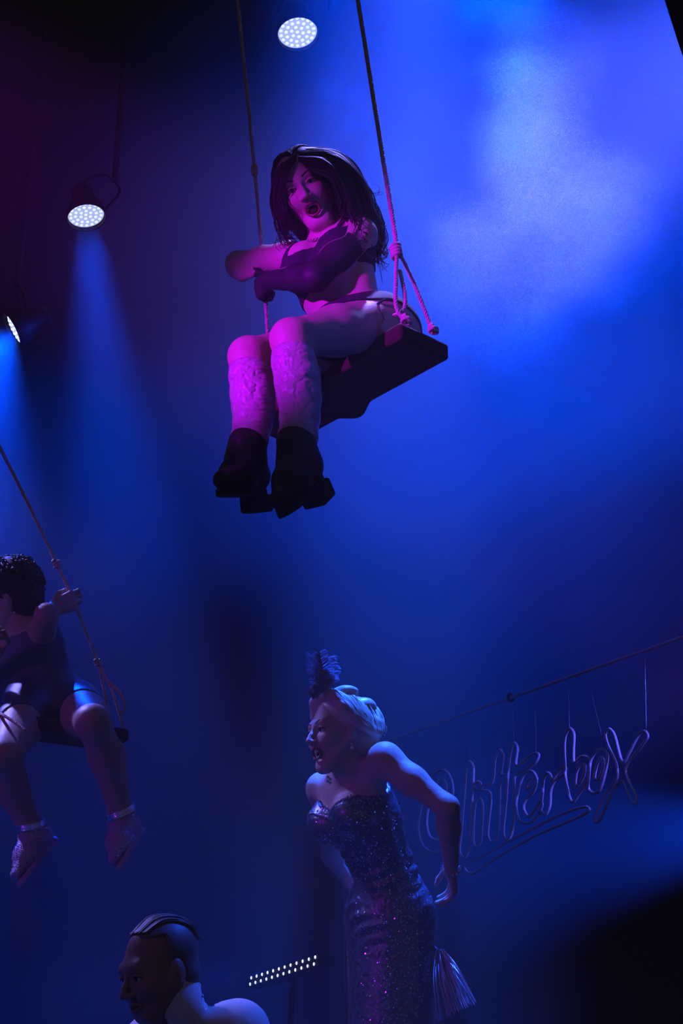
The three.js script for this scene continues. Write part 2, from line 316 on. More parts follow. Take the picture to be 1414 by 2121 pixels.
// ------------------------------------------------------------------ the stage house
const UP = V(0, 1, 0), STAGE = 0.95;
const slab = (x0, x1, y0, y1, z0, z1) => new THREE.BoxGeometry(x1 - x0, y1 - y0, z1 - z0).translate((x0 + x1) / 2, (y0 + y1) / 2, (z0 + z1) / 2);
structure('floor', slab(-9, 9, -0.2, 0, -14, 5), M.floorBlack);
structure('floor_stage', slab(-9, 9, 0, STAGE, -14, -4.05), M.floorBlack);
structure('wall_back', slab(-9.3, 9.3, -0.2, 15.5, -14.3, -14), M.wallBlack);
structure('wall_left', slab(-9.3, -9, -0.2, 15.5, -14, -2.2), M.wallBlack);
structure('wall_right', slab(9, 9.3, -0.2, 15.5, -14, -2.2), M.wallBlack);
structure('ceiling', slab(-9.3, 9.3, 15.2, 15.5, -14.3, -2.2), M.wallBlack);

// ------------------------------------------------------------------ stage lamps
function parLamp(label, at, aim, color, power, angle, penumbra, { size = 0.13, group = 'round stage lamps', soft = 3, roll = 0.4, chips = M.chip, face = null, hang = true } = {}) {
  const o = thing('stage_lamp', label, 'stage lamp', at, group);
  const Z = (face ?? dirTo(at, aim)).clone().normalize(), X = UP.clone().cross(Z).normalize(), Y = Z.clone().cross(X), put = (g) => g.applyMatrix4(basis(X, Y, Z, at));
  part('housing', put(new THREE.LatheGeometry([[0.001, -0.2], [0.5, -0.2], [0.62, -0.17], [0.66, -0.1], [1.02, -0.03], [1.1, 0.02], [1.1, 0.045], [1.03, 0.045], [1.0, 0.012], [0.001, 0.01]].map(([r, z]) => new THREE.Vector2(r * size, z)), 40).rotateX(Math.PI / 2)), M.casing, o);
  part('lens_plate', put(new THREE.CylinderGeometry(size, size, 0.008, 40).rotateX(Math.PI / 2).translate(0, 0, 0.016)), M.lens, o);
  const c = new THREE.SphereGeometry(size * 0.085, 10, 6).scale(1, 1, 0.5);
  for (const [n, r, k] of [[1, 0, 0], [6, 0.3, 0], [12, 0.58, 0.2], [18, 0.85, 0.1]]) for (let i = 0; i < n; i++) { const a = i / n * 6.283 + k + roll; part('led', put(c.clone().translate(Math.cos(a) * r * size, Math.sin(a) * r * size, 0.022)), chips, o); }
  if (hang) {
    part('yoke', put(joined([strand([V(-1.2 * size, 0, -0.06), V(-1.22 * size, 0.1, -0.1), V(-0.8 * size, 0.22, -0.12), V(0, 0.24, -0.12), V(0.8 * size, 0.22, -0.12), V(1.22 * size, 0.1, -0.1), V(1.2 * size, 0, -0.06)], 0.01, 0.01, 6, 30)])), M.casing, o);
    const top = at.clone().addScaledVector(Y, 0.24).addScaledVector(Z, -0.12);
    part('hanging_pipe', strand([top, V(top.x, 15.2, top.z)], 0.02, 0.02, 8, 4), M.casing, o);
  }
  if (power) {
    const s = new THREE.SpotLight(color, power, 0, angle, penumbra); s.position.copy(at).addScaledVector(Z, 0.06); s.target.position.copy(aim);
    s.shadow.radius = soft; s.castShadow = true; scene.add(s, s.target); s.name = 'lamp_light';
  }
  return o;
}
const LAMPS = {};
const CAM_UP = V(0, 1, 0).applyQuaternion(camera.quaternion);
const tipped = (p, a, side) => camera.position.clone().sub(p).normalize().multiplyScalar(Math.cos(a)).addScaledVector(V(side, 0, 0).addScaledVector(CAM_UP, -1).normalize(), Math.sin(a));
LAMPS.top = parLamp('round lamp of many bright white points high above the woman on the rope swing', W(615, 62, 9), V(0.17, 6.3, -2.15), DEEP, 83, 0.05, 0.4, { soft: 5, face: tipped(W(615, 62, 9), 0.86, 0.17), size: 0.124 });
LAMPS.left = parLamp('round lamp of many bright white points shining down alone over the dark left side', W(177, 440, 9), V(-0.2, -1.06, -6.16), DEEP, 560, 0.165, 0.4, { soft: 5, size: 0.114, face: tipped(W(177, 440, 9), 0.98, 0.17) });
LAMPS.edge = parLamp('stage lamp turned away so only thin bright slivers show at the left edge', W(38, 678, 8.6), V(-1.82, 1.52, -4.24), DEEP, 714, 0.287, 0.75, { size: 0.1, face: V(-0.8, -0.55, 0.16) });
// lamps outside the picture for the stage beams and colour, some added to brighten
parLamp('narrow blue beam lamp hung far out on the right side', V(7.82, 6.81, -8.12), V(-7.08, 3.8, -7.61), DEEP, 4499, 0.114, 1, { soft: 4 });
parLamp('large blue wash lamp hung over the swings and turned upstage', V(-0.09, 6.71, -3.05), V(1.7, 6.84, -13.44), DEEP, 1997, 0.323, 1, { soft: 4 });
parLamp('blue wash lamp hung beyond the right edge and turned up into the smoke', V(1.64, 4.2, -2.62), V(1.08, 7.1, -8.6), DEEP, 972, 0.375, 0.64, { soft: 4 });
parLamp('added cold white lamp beyond the right edge that whitens the smoke core', V(1.95, 4.0, -2.3), W(1095, 345, 7.5), ICE, 1000, 0.205, 1, { soft: 4 });  // added lamp: whitens the smoke core, which the blue wash leaves too blue
parLamp('cold white lamp hung high behind the middle swing, beyond the top of the picture', V(0.55, 7.3, -4.75), W(720, 570, 4.4), ICE, 330, 0.12, 0.6, { soft: 2 });
parLamp('magenta lamp hung over the audience on the left, level with the swings', V(-3.4, 3.75, -0.7), W(600, 660, 4.25), PINK, 190, 0.125, 0.4, { soft: 4 });
parLamp('dim magenta lamp hung over the audience on the left', V(-4.6, 2.9, -1.6), W(560, 1640, 4.8), PINK, 9, 0.26, 0.7, { soft: 4 });
parLamp('added dim blue fill light in front on the right, in place of haze glow', V(3.6, 3.2, 0.6), W(700, 700, 4.3), DEEP, 20, 0.13, 0.6, { soft: 5 });  // added fill for the blue glow that the lit haze would cast on her
parLamp('cool blue lamp hung straight above the singer on stage', V(0.45, 7.8, -5.0), W(810, 1760, 4.85), COOL, 1500, 0.12, 0.7, { soft: 3 });
parLamp('cold white lamp hung behind the left swing, beyond the left edge', V(-2.3, 4.7, -5.2), W(115, 1370, 4.88), ICE, 75, 0.24, 0.6, { soft: 2 });
parLamp('blue lamp hung over the front of the stage above the man', V(2.1, 6.6, -4.9), W(430, 2090, 3.66), COOL, 130, 0.06, 0.5, { soft: 3 });
parLamp('added small violet-blue lamp beyond the right edge that brightens the sign', W(1720, 1250, 6.9), W(1130, 1630, 8.2), rgb(0.1, 0.09, 1), 26, 0.24, 0.6, { soft: 3, size: 0.08 });  // added lamp, lifts the unlit tubes above the dark behind them

// LED batten on a stand: a long bar with two rows of lenses
function batten(label, a, b, normal, color, power, aim, angle, floorY) {
  const o = thing('led_batten', label, 'stage lamp', V((a.x + b.x) / 2, floorY, (a.z + b.z) / 2), 'long LED bars');
  const X = dirTo(a, b), L = a.distanceTo(b), Z = normal.clone().addScaledVector(X, -normal.dot(X)).normalize(), Y = Z.clone().cross(X), mid = mix(a, b, 0.5), put = (g) => g.applyMatrix4(basis(X, Y, Z, mid));
  part('housing', put(new RoundedBoxGeometry(L + 0.03, 0.05, 0.07, 2, 0.008).translate(0, 0, -0.037)), M.casing, o);
  const c = new THREE.SphereGeometry(0.0065, 10, 6).scale(1, 1, 0.6);
  const n = Math.round(L / 0.058);
  for (let r = 0; r < 2; r++) for (let i = 0; i < n; i++) part('led', put(c.clone().translate(-L / 2 + (i + 0.5) / n * L + (r ? 0.012 : 0), r ? 0.012 : -0.012, -0.001)), M.chip, o);
  part('stand', joined([strand([V(mid.x, floorY, mid.z), mid.clone().addScaledVector(Z, -0.06)], 0.014, 0.012, 8, 4), ...[0, 1, 2].map((i) => strand([V(mid.x, floorY + 0.25, mid.z), V(mid.x + Math.cos(i * 2.09) * 0.3, floorY + 0.012, mid.z + Math.sin(i * 2.09) * 0.3)], 0.01, 0.01, 6, 2))]), M.casing, o);
  const s = new THREE.SpotLight(color, power, 0, angle, 1); s.position.copy(mid).addScaledVector(Z, 0.05); s.target.position.copy(aim); s.shadow.radius = 3; s.castShadow = true; s.name = 'batten_light'; scene.add(s, s.target);
  return o;
}
batten('long LED bar with two receding rows of bright white-blue points, low beside the singer', W(512, 2034, 6), W(656, 1988, 5.42), V(-0.9, 0, 0.44), DEEP, 22, W(200, 2060, 6.3), 0.2, STAGE);
batten('long LED bar beyond the right edge sending a low blue beam across the stage', W(1640, 1740, 7.2), W(1720, 1650, 6.6), V(-0.95, -0.05, 0.2), DEEP, 420, W(1080, 1770, 12.5), 0.17, STAGE);

// ------------------------------------------------------------------ swings
function swing(label, seatTop, along, across, length, depth, thick, ropes, at) {
  const o = thing('rope_swing', label, 'swing', at, undefined);
  const seat = part('seat', new RoundedBoxGeometry(length, thick, depth, 3, 0.012).applyMatrix4(basis(along, along.clone().cross(across).negate(), across, seatTop)), M.wood, o);
  for (const r of ropes) {
    const rope = part('rope', laidRope(r.line, r.radius, r.radius * 4.2), M.rope, o);
    for (const s of r.legs) { const m = new THREE.Mesh(laidRope(s, r.radius * 0.85, r.radius * 4), M.rope); m.name = 'rope_leg'; m.castShadow = m.receiveShadow = true; rope.add(m); }
    for (const k of r.knots) { const m = new THREE.Mesh(joined(k.turns), M.rope); m.name = 'knot'; m.castShadow = true; rope.add(m); }
  }
  return o;
}
// turns of rope wound round a line: a knot
const knot = (at, dir, r, n) => { const X = V(1, 0, 0).cross(dir).normalize(), Y = dir.clone().cross(X), pts = []; for (let i = 0; i <= n * 8; i++) { const a = i / 8 * 6.283; pts.push(at.clone().addScaledVector(X, Math.cos(a) * r).addScaledVector(Y, Math.sin(a) * r).addScaledVector(dir, (i / 8 - n / 2) * r * 0.9)); } return { turns: [strand(pts, r * 0.5, r * 0.5, 6, n * 12)] }; };

// swing of the woman in the middle: A near right corner, B far right corner, C near left corner
const A = W(838, 662, 4.12), B = W(921, 716, 4.26), C = W(513, 852, 4.64), D = C.clone().add(B).sub(A);
for (const c of [B, C, D]) c.y = A.y;
const seatX = dirTo(C, A), seatZ = B.clone().sub(A); seatZ.addScaledVector(seatX, -seatZ.dot(seatX)).normalize();
const seatMid = mix(A, D, 0.5);
const knotR = W(822, 512, 4.27), endL = mix(mix(C, D, 0.5), A, 0.04), handAt = W(548, 596, 4.66), knotL = mix(handAt, endL, 0.45);
const topR = W(741, 0, 4.72), topL = W(490, 0, 5.02), far = (a, b) => a.clone().addScaledVector(b.clone().sub(a), (15.15 - a.y) / (b.y - a.y));
const eyeR = [W(842, 668, 4.13), W(896, 688, 4.23)];
swing('wide wooden plank swing on two twisted ropes carrying the woman in the middle', seatMid.clone().add(V(0, -0.025, 0)), seatX, seatZ, A.distanceTo(C), 0.2, 0.055, [
  { radius: 0.0072, line: [knotR, mix(knotR, topR, 0.5), far(knotR, topR)], legs: [[knotR, W(820, 580, 4.18), W(822, 640, 4.13), W(840, 668, 4.125)], [knotR, W(858, 590, 4.25), W(880, 645, 4.245), W(897, 690, 4.235)], [W(828, 560, 4.22), W(838, 610, 4.17), W(836, 640, 4.14), W(815, 655, 4.14)]], knots: [knot(W(820, 520, 4.262), dirTo(topR, knotR), 0.013, 4), knot(W(841, 663, 4.125), V(0, 1, 0), 0.012, 2), knot(W(897, 683, 4.235), V(0, 1, 0), 0.012, 2)] },
  { radius: 0.006, line: [knotL, handAt, W(528, 360, 4.76), far(W(527, 345, 4.765), topL)], legs: [[knotL, mix(knotL, mix(C, endL, 0.3), 0.6), mix(C, endL, 0.3)], [knotL, mix(knotL, mix(D, endL, 0.3), 0.6), mix(D, endL, 0.3)]], knots: [knot(W(527, 352, 4.765), dirTo(topL, handAt), 0.009, 4), knot(knotL, V(0, 1, 0), 0.01, 3)] },
], seatMid);

// ------------------------------------------------------------------ the woman on the swing
{
  const o = thing('person', 'woman with long dark windblown curls and open mouth sitting on the plank swing, lit magenta', 'person', seatMid);
  const f = new Field(), fwd = seatZ.clone().negate(), a = seatX;                     // a: towards her left
  const pelvis = W(742, 694, 4.4), sL = W(746, 486, 4.44), sR = W(600, 534, 4.62), neck = W(676, 512, 4.54), chest = W(694, 560, 4.52);
  const hipL = pelvis.clone().addScaledVector(a, 0.09), hipR = pelvis.clone().addScaledVector(a, -0.09);
  const kneeL = W(602, 702, 3.98), kneeR = W(514, 738, 4.12), ankL = W(614, 930, 3.8), ankR = W(512, 932, 3.94);
  const up = dirTo(pelvis, neck), side = sL.clone().sub(sR).normalize(), front = side.clone().cross(up).normalize(), cs = side;
  f.group(0.05, 0.03).egg(pelvis, a, UP, fwd, 0.155, 0.115, 0.12).egg(mix(pelvis, chest, 0.45), cs, up, front, 0.1, 0.15, 0.08).egg(mix(chest, neck, 0.05), cs, up, front, 0.128, 0.15, 0.092)
    .cap(mix(chest, neck, 0.6).addScaledVector(side, 0.08), sL, 0.05, 0.048).cap(mix(chest, neck, 0.6).addScaledVector(side, -0.08), sR, 0.05, 0.048)
    .egg(pelvis.clone().addScaledVector(fwd, -0.06).addScaledVector(a, 0.075), a, UP, fwd, 0.095, 0.1, 0.1).egg(pelvis.clone().addScaledVector(fwd, -0.06).addScaledVector(a, -0.075), a, UP, fwd, 0.095, 0.1, 0.1);
  const bustL = mix(chest, neck, 0.12).addScaledVector(front, 0.085).addScaledVector(side, 0.068), bustR = mix(chest, neck, 0.12).addScaledVector(front, 0.085).addScaledVector(side, -0.068);
  f.group(0.03, 0.03).egg(bustL, cs, up, front, 0.066, 0.066, 0.06).egg(bustR, cs, up, front, 0.066, 0.066, 0.06);
  // legs
  f.group(0.03, 0.035).chain([hipL, mix(hipL, kneeL, 0.5), kneeL], [0.088, 0.072, 0.053]).chain([kneeL, mix(kneeL, ankL, 0.32).addScaledVector(fwd, -0.02), ankL], [0.054, 0.055, 0.035]).cap(ankL, W(622, 960, 3.8), 0.035, 0.03);
  f.group(0.03, 0.035).chain([hipR, mix(hipR, kneeR, 0.5), kneeR], [0.088, 0.072, 0.053]).chain([kneeR, mix(kneeR, ankR, 0.32).addScaledVector(fwd, -0.02), ankR], [0.054, 0.055, 0.035]).cap(ankR, W(512, 965, 3.93), 0.035, 0.03);
  // arms and hands on the left rope
  const ropeUp = dirTo(handAt, W(528, 360, 4.76)), gripL = mix(handAt, knotL, 0.06), gripR = handAt.clone().addScaledVector(ropeUp, 0.075);
  const eL = W(652, 574, 4.33), eR = W(492, 545, 4.78);
  const handFrame = (elbow, grip, turn) => { let Y = dirTo(elbow, grip); Y.addScaledVector(ropeUp, -Y.dot(ropeUp)).normalize(); const X = ropeUp.clone(), Z = X.clone().cross(Y).multiplyScalar(turn); return { X, Y, Z, wrist: grip.clone().addScaledVector(Y, -0.085).addScaledVector(Z, -0.022) }; };
  const hL = handFrame(eL, gripL, -1), hR = handFrame(eR, gripR, 1);
  f.group(0.025, 0.02).chain([sL, mix(sL, eL, 0.5), eL], [0.051, 0.042, 0.036]).chain([eL, mix(eL, hL.wrist, 0.35), hL.wrist], [0.037, 0.037, 0.025]);
  f.group(0.025, 0.02).chain([sR, mix(sR, eR, 0.5), eR], [0.056, 0.045, 0.037]).chain([eR, mix(eR, hR.wrist, 0.35), hR.wrist], [0.036, 0.036, 0.024]);
  addHand(f, hL.wrist, hL.X, hL.Y, hL.Z, [1.35, 1.4, 1.45, 1.5, 1], 0.92);
  addHand(f, hR.wrist, hR.X, hR.Y, hR.Z, [1.35, 1.4, 1.45, 1.5, 1], 0.92);
  // head, facing the audience, tipped to her right
  const ctr = W(630, 388, 4.5), toCam = camera.position.clone().sub(ctr).normalize(), camUp = V(0, 1, 0).applyQuaternion(camera.quaternion), camRight = V(1, 0, 0);
  const hUp = camUp.clone().multiplyScalar(0.9).addScaledVector(camRight, -0.44), h = frame(ctr, toCam.clone().addScaledVector(camRight, -0.12).addScaledVector(camUp, 0.06), hUp);
  f.group(0.03, 0.025).chain([h.p(0, -0.04, -0.03), h.p(0, -0.1, -0.03), neck.clone().addScaledVector(up, -0.02)], [0.05, 0.047, 0.058]);
  const face = addHead(f, h, 1);
  const inHead = (x, y, z) => { const d = V(x, y, z).sub(ctr), u = d.dot(h.Y); return d.length() < 0.158 && u > -0.128; };
  const handBall = (q) => (x, y, z) => { const c = q.wrist.clone().addScaledVector(q.Y, 0.07).addScaledVector(q.Z, 0.015); return (x - c.x) ** 2 + (y - c.y) ** 2 + (z - c.z) ** 2 < 0.0078; };
  const inL = handBall(hL), inR = handBall(hR), box = (c, r) => new THREE.Box3(c.clone().addScalar(-r), c.clone().addScalar(r));
  part('body', joined([
    f.mesh(0.0075, { skip: (x, y, z) => inHead(x, y, z) || inL(x, y, z) || inR(x, y, z) }),
    f.mesh(0.003, { box: box(ctr, 0.175), skip: (x, y, z) => { const d = V(x, y, z).sub(ctr), u = d.dot(h.Y); return d.length() > 0.172 || u < -0.142; } }),
    ...[hL, hR].map((q) => { const c = q.wrist.clone().addScaledVector(q.Y, 0.07).addScaledVector(q.Z, 0.015); return f.mesh(0.003, { box: box(c, 0.115), skip: (x, y, z) => (x - c.x) ** 2 + (y - c.y) ** 2 + (z - c.z) ** 2 > 0.0108 }); }),
  ]), M.skin, o);
  addFace(o, h, face, 1);
  // costume: a dark top with straps, a high-cut bottom tied at the hip
  const along = (x, y, z, at, d) => (x - at.x) * d.x + (y - at.y) * d.y + (z - at.z) * d.z;
  const b0 = mix(chest, neck, 0.1);
  const torso = new Field(); torso.groups = f.groups.slice(0, 2);
  const seatField = new Field(); seatField.groups = f.groups.slice(0, 4);
  part('top', torso.mesh(0.007, { off: 0.005, box: box(chest, 0.3), mask: (x, y, z) => { const u = along(x, y, z, b0, up), w = along(x, y, z, b0, front), s = Math.abs(along(x, y, z, b0, side)); return Math.max(Math.min(Math.abs(u + 0.02) - 0.055, Math.max(Math.abs(s - 0.085) - 0.014, -u - 0.02)), s - 0.16); } }), M.blackCloth, o);
  part('bottom', seatField.mesh(0.007, { off: 0.005, box: box(pelvis, 0.24), mask: (x, y, z) => { const u = y - pelvis.y, w = along(x, y, z, pelvis, fwd), s = Math.abs(along(x, y, z, pelvis, a)); return Math.max(u - 0.085, -u - 0.16, s * 0.75 - 0.11 - u * 0.75, w - 0.2, Math.abs(u - 0.02) > 0.2 ? 1 : -1); } }), M.blackCloth, o);
  const tie = pelvis.clone().addScaledVector(a, 0.165).add(V(0, 0.06, 0));
  part('hip_tie', joined([strand([W(745, 640, 4.27), W(768, 632, 4.24), W(778, 634, 4.235)], 0.004, 0.004, 5), strand([W(776, 636, 4.235), W(788, 625, 4.24), W(797, 620, 4.25)], 0.006, 0.002, 5), strand([W(775, 634, 4.235), W(788, 645, 4.22), W(795, 662, 4.22)], 0.004, 0.002, 5), strand([W(774, 634, 4.235), W(784, 640, 4.225), W(790, 655, 4.22), W(792, 668, 4.22)], 0.003, 0.002, 5), ball(W(776, 635, 4.235), 0.008, 8, 6)]), M.blackCloth, o);
  // a near-black layer over her left arm, from below the shoulder to the fingers
  {
    const gl = new Field(); gl.groups = f.groups.filter((g) => g.list.some((p) => [sL, eL].some((q) => Math.hypot(p.x - q.x, p.y - q.y, p.z - q.z) < 1e-6) && p.big < 0.055 && g.k === 0.025) || (g.k <= 0.01 && g.list.every((p) => Math.hypot(p.x - hL.wrist.x, p.y - hL.wrist.y, p.z - hL.wrist.z) < 0.14)));
    const ax = dirTo(sL, eL);
    part('arm_layer', gl.mesh(0.004, { off: 0.0045, mask: (x, y, z) => 0.055 - along(x, y, z, sL, ax) }), M.arm_layer, o);
  }
  // necklace
  const beads = []; for (let i = 0; i < 15; i++) { const t = (i / 14 - 0.5) * 2, q = neck.clone().addScaledVector(side, t * 0.062).addScaledVector(front, 0.062 * (1 - t * t) + 0.028).addScaledVector(up, -0.01 + 0.035 * t * t); beads.push(ball(q, 0.0042, 8, 6)); }
  part('necklace', joined(beads), M.gem, o);
  // shiny creased gaiters from the knee to the ankle, and block-heeled boots
  for (const [k, n, q] of [[kneeL, ankL, 0.14], [kneeR, ankR, 0.14]]) {
    const g = new Field(), ax = dirTo(k, n), pts = [], rs = [];
    for (let i = 0; i <= 10; i++) { const t = i / 10, r = 0.056 - 0.008 * t + 0.006 * Math.exp(-((t - 0.36) ** 2) * 20); pts.push(mix(mix(k, n, 0.13), mix(k, n, 0.97), t).addScaledVector(fwd, -0.02 * Math.sin(t * 3.1))); rs.push(r + (i % 2 ? 0.0025 : -0.0015) + rnd() * 0.003); }
    g.group(0.012).chain(pts, rs);
    part('gaiter', g.mesh(0.006, { mask: (x, y, z) => Math.max(-along(x, y, z, pts[0], ax), along(x, y, z, pts[10], ax)) }), M.gaiter, o);
    part('gaiter_cuff', strand(Array.from({ length: 12 }, (_, i) => { const s0 = ax.clone().cross(fwd).normalize(), s1 = s0.clone().cross(ax), c = i / 12 * 6.283; return pts[10].clone().addScaledVector(s0, Math.cos(c) * rs[10]).addScaledVector(s1, Math.sin(c) * rs[10]); }), 0.006, 0.006, 6, 36, true), M.leather, o);
  }
  addShoe(o, W(618, 962, 3.8), W(652, 990, 3.86), W(583, 1060, 3.68), mix(ankL, kneeL, 0.06), M.leather, { block: 0.055, size: 1.12, shaft: 0.054 });
  addShoe(o, W(508, 958, 3.94), W(535, 1018, 4.0), W(458, 1016, 3.78), mix(ankR, kneeR, 0.06), M.leather, { block: 0.05, size: 1.12, shaft: 0.054 });
  // dark cloth tail hanging over the far edge of the seat
  {
    const pos = [], idx = [], n = 26, m = 12, top = [W(640, 800, 4.45), W(780, 772, 4.4)], low = [[640, 868], [656, 884], [700, 868], [735, 862], [760, 842], [776, 826]];
    const curve = new THREE.CatmullRomCurve3(low.map(([x, y], i) => W(x, y, 4.62 - i * 0.03)), false, 'centripetal');
    for (let j = 0; j <= m; j++) for (let i = 0; i <= n; i++) { const t = i / n, s = j / m, q = mix(mix(top[0], top[1], t), curve.getPoint(t), s); q.addScaledVector(seatZ, Math.sin(t * 11 + s) * 0.01 * s); pos.push(q); }
    for (let j = 0; j < m; j++) for (let i = 0; i < n; i++) { const q = j * (n + 1) + i; idx.push(q, q + 1, q + n + 1, q + 1, q + n + 2, q + n + 1); }
    const g = new THREE.BufferGeometry(); const both = [...pos, ...pos.map((q) => q.clone().addScaledVector(seatZ, 0.006))];
    g.setAttribute('position', new THREE.BufferAttribute(new Float32Array(both.flatMap((q) => [q.x, q.y, q.z])), 3)); const k = pos.length; g.setIndex([...idx, ...idx.map((v, i) => idx[i - i % 3 + 2 - i % 3] + k)]); g.computeVertexNormals();
    part('skirt_tail', g, M.blackCloth, o);
  }
  // hair: a cap over the skull and long curls blown to the right
  const hair = new Field(), hp = h.p;
  hair.group(0.03).egg(hp(0.004, 0.045, -0.035), h.X, h.Y, h.Z, 0.086, 0.088, 0.094).egg(hp(0.075, -0.01, -0.045), h.X, h.Y, h.Z, 0.05, 0.105, 0.07).egg(hp(-0.066, -0.04, -0.04), h.X, h.Y, h.Z, 0.042, 0.12, 0.06).egg(hp(0.07, -0.1, -0.08), h.X, h.Y, h.Z, 0.07, 0.1, 0.06).egg(hp(0.0, -0.1, -0.09), h.X, h.Y, h.Z, 0.1, 0.12, 0.05);
  const hairPart = part('hair', hair.mesh(0.005, { mask: (x, y, z) => { const d = V(x, y, z).sub(ctr), u = d.dot(h.X), v = d.dot(h.Y), w = d.dot(h.Z); return 0.02 - Math.max(Math.hypot(u / 1.0, (v + 0.02) / 1.55) - 0.058 + 0.02, 0.045 - w); } }), M.hairDark, o);
  const L = (list) => list.map(([x, y, d]) => W(x, y, d));
  const gR = [[[618, 318, 4.46], [690, 318, 4.44], [745, 372, 4.46], [768, 440, 4.47], [782, 500, 4.5], [778, 560, 4.5]], [[620, 312, 4.5], [700, 322, 4.5], [748, 382, 4.55], [785, 450, 4.56], [792, 520, 4.56], [786, 540, 4.56]], [[622, 330, 4.42], [672, 338, 4.38], [712, 390, 4.38], [728, 440, 4.4], [742, 480, 4.36], [752, 520, 4.38]], [[616, 310, 4.55], [690, 312, 4.6], [740, 350, 4.64], [762, 420, 4.64], [780, 480, 4.62], [770, 600, 4.6]], [[640, 350, 4.39], [690, 372, 4.37], [705, 420, 4.4], [712, 455, 4.42], [730, 490, 4.42]]];
  const gL = [[[612, 318, 4.46], [580, 345, 4.46], [564, 400, 4.47], [572, 450, 4.48], [586, 490, 4.5], [600, 505, 4.5]], [[612, 322, 4.44], [590, 350, 4.42], [578, 400, 4.44], [590, 450, 4.46], [612, 490, 4.5]], [[612, 316, 4.52], [575, 350, 4.55], [562, 420, 4.56], [580, 480, 4.56], [575, 520, 4.6]], [[610, 330, 4.42], [592, 365, 4.4], [588, 410, 4.42], [600, 450, 4.44], [628, 490, 4.5]]];
  const lock = (g) => { const m = new THREE.Mesh(g, M.hairDark); m.name = 'curls'; m.castShadow = m.receiveShadow = true; hairPart.add(m); };
  lock(locks(gR.map(L), 260, 0.015, 0.022, (t) => 0.0042 * (1 - t * 0.8)));
  lock(locks(gL.map(L), 130, 0.01, 0.012, (t) => 0.004 * (1 - t * 0.8)));
  const over = []; for (let i = 0; i < 18; i++) { const c = (i / 17 - 0.5) * 2, q = (x, y, z, k = 1.03) => hp(0.004 + x * 0.086 * k, 0.045 + y * 0.088 * k, -0.035 + z * 0.094 * k); if (c < 0.2) over.push([q(0.1, 0.62, 0.8, 1.01), q(c * 0.5, 0.66 - Math.abs(c) * 0.1, 0.66, 1.02), q(c * 0.95, 0.3, 0.35), q(c * 1.08, -0.5, 0.1), q(c * 1.05, -1.3, 0)]); over.push([q(0.1, 0.62, 0.78), q(c * 0.45, 0.84, 0.3), q(c * 0.8, 0.55, -0.25), q(c * 0.95, -0.1, -0.5), q(c * 1.05, -1, -0.6), q(c * 1.1, -1.7, -0.6)], [q(0.1, 0.62, 0.78), q(c * 0.4, 0.9, 0.1), q(c * 0.55, 0.65, -0.55), q(c * 0.7, -0.1, -0.85), q(c * 0.9, -1.2, -0.9)]); }
  lock(locks(over, 330, 0.004, 0.006, (t) => 0.0045 * (1 - t * 0.6)));
  lock(locks([L([[690, 330, 4.45], [740, 380, 4.46], [770, 385, 4.46], [778, 378, 4.47]]), L([[620, 315, 4.5], [608, 308, 4.5], [604, 306, 4.5]]), L([[740, 440, 4.5], [790, 460, 4.5], [800, 500, 4.5], [795, 540, 4.5]])], 26, 0.012, 0.02, (t) => 0.0016 * (1 - t * 0.7)));
}

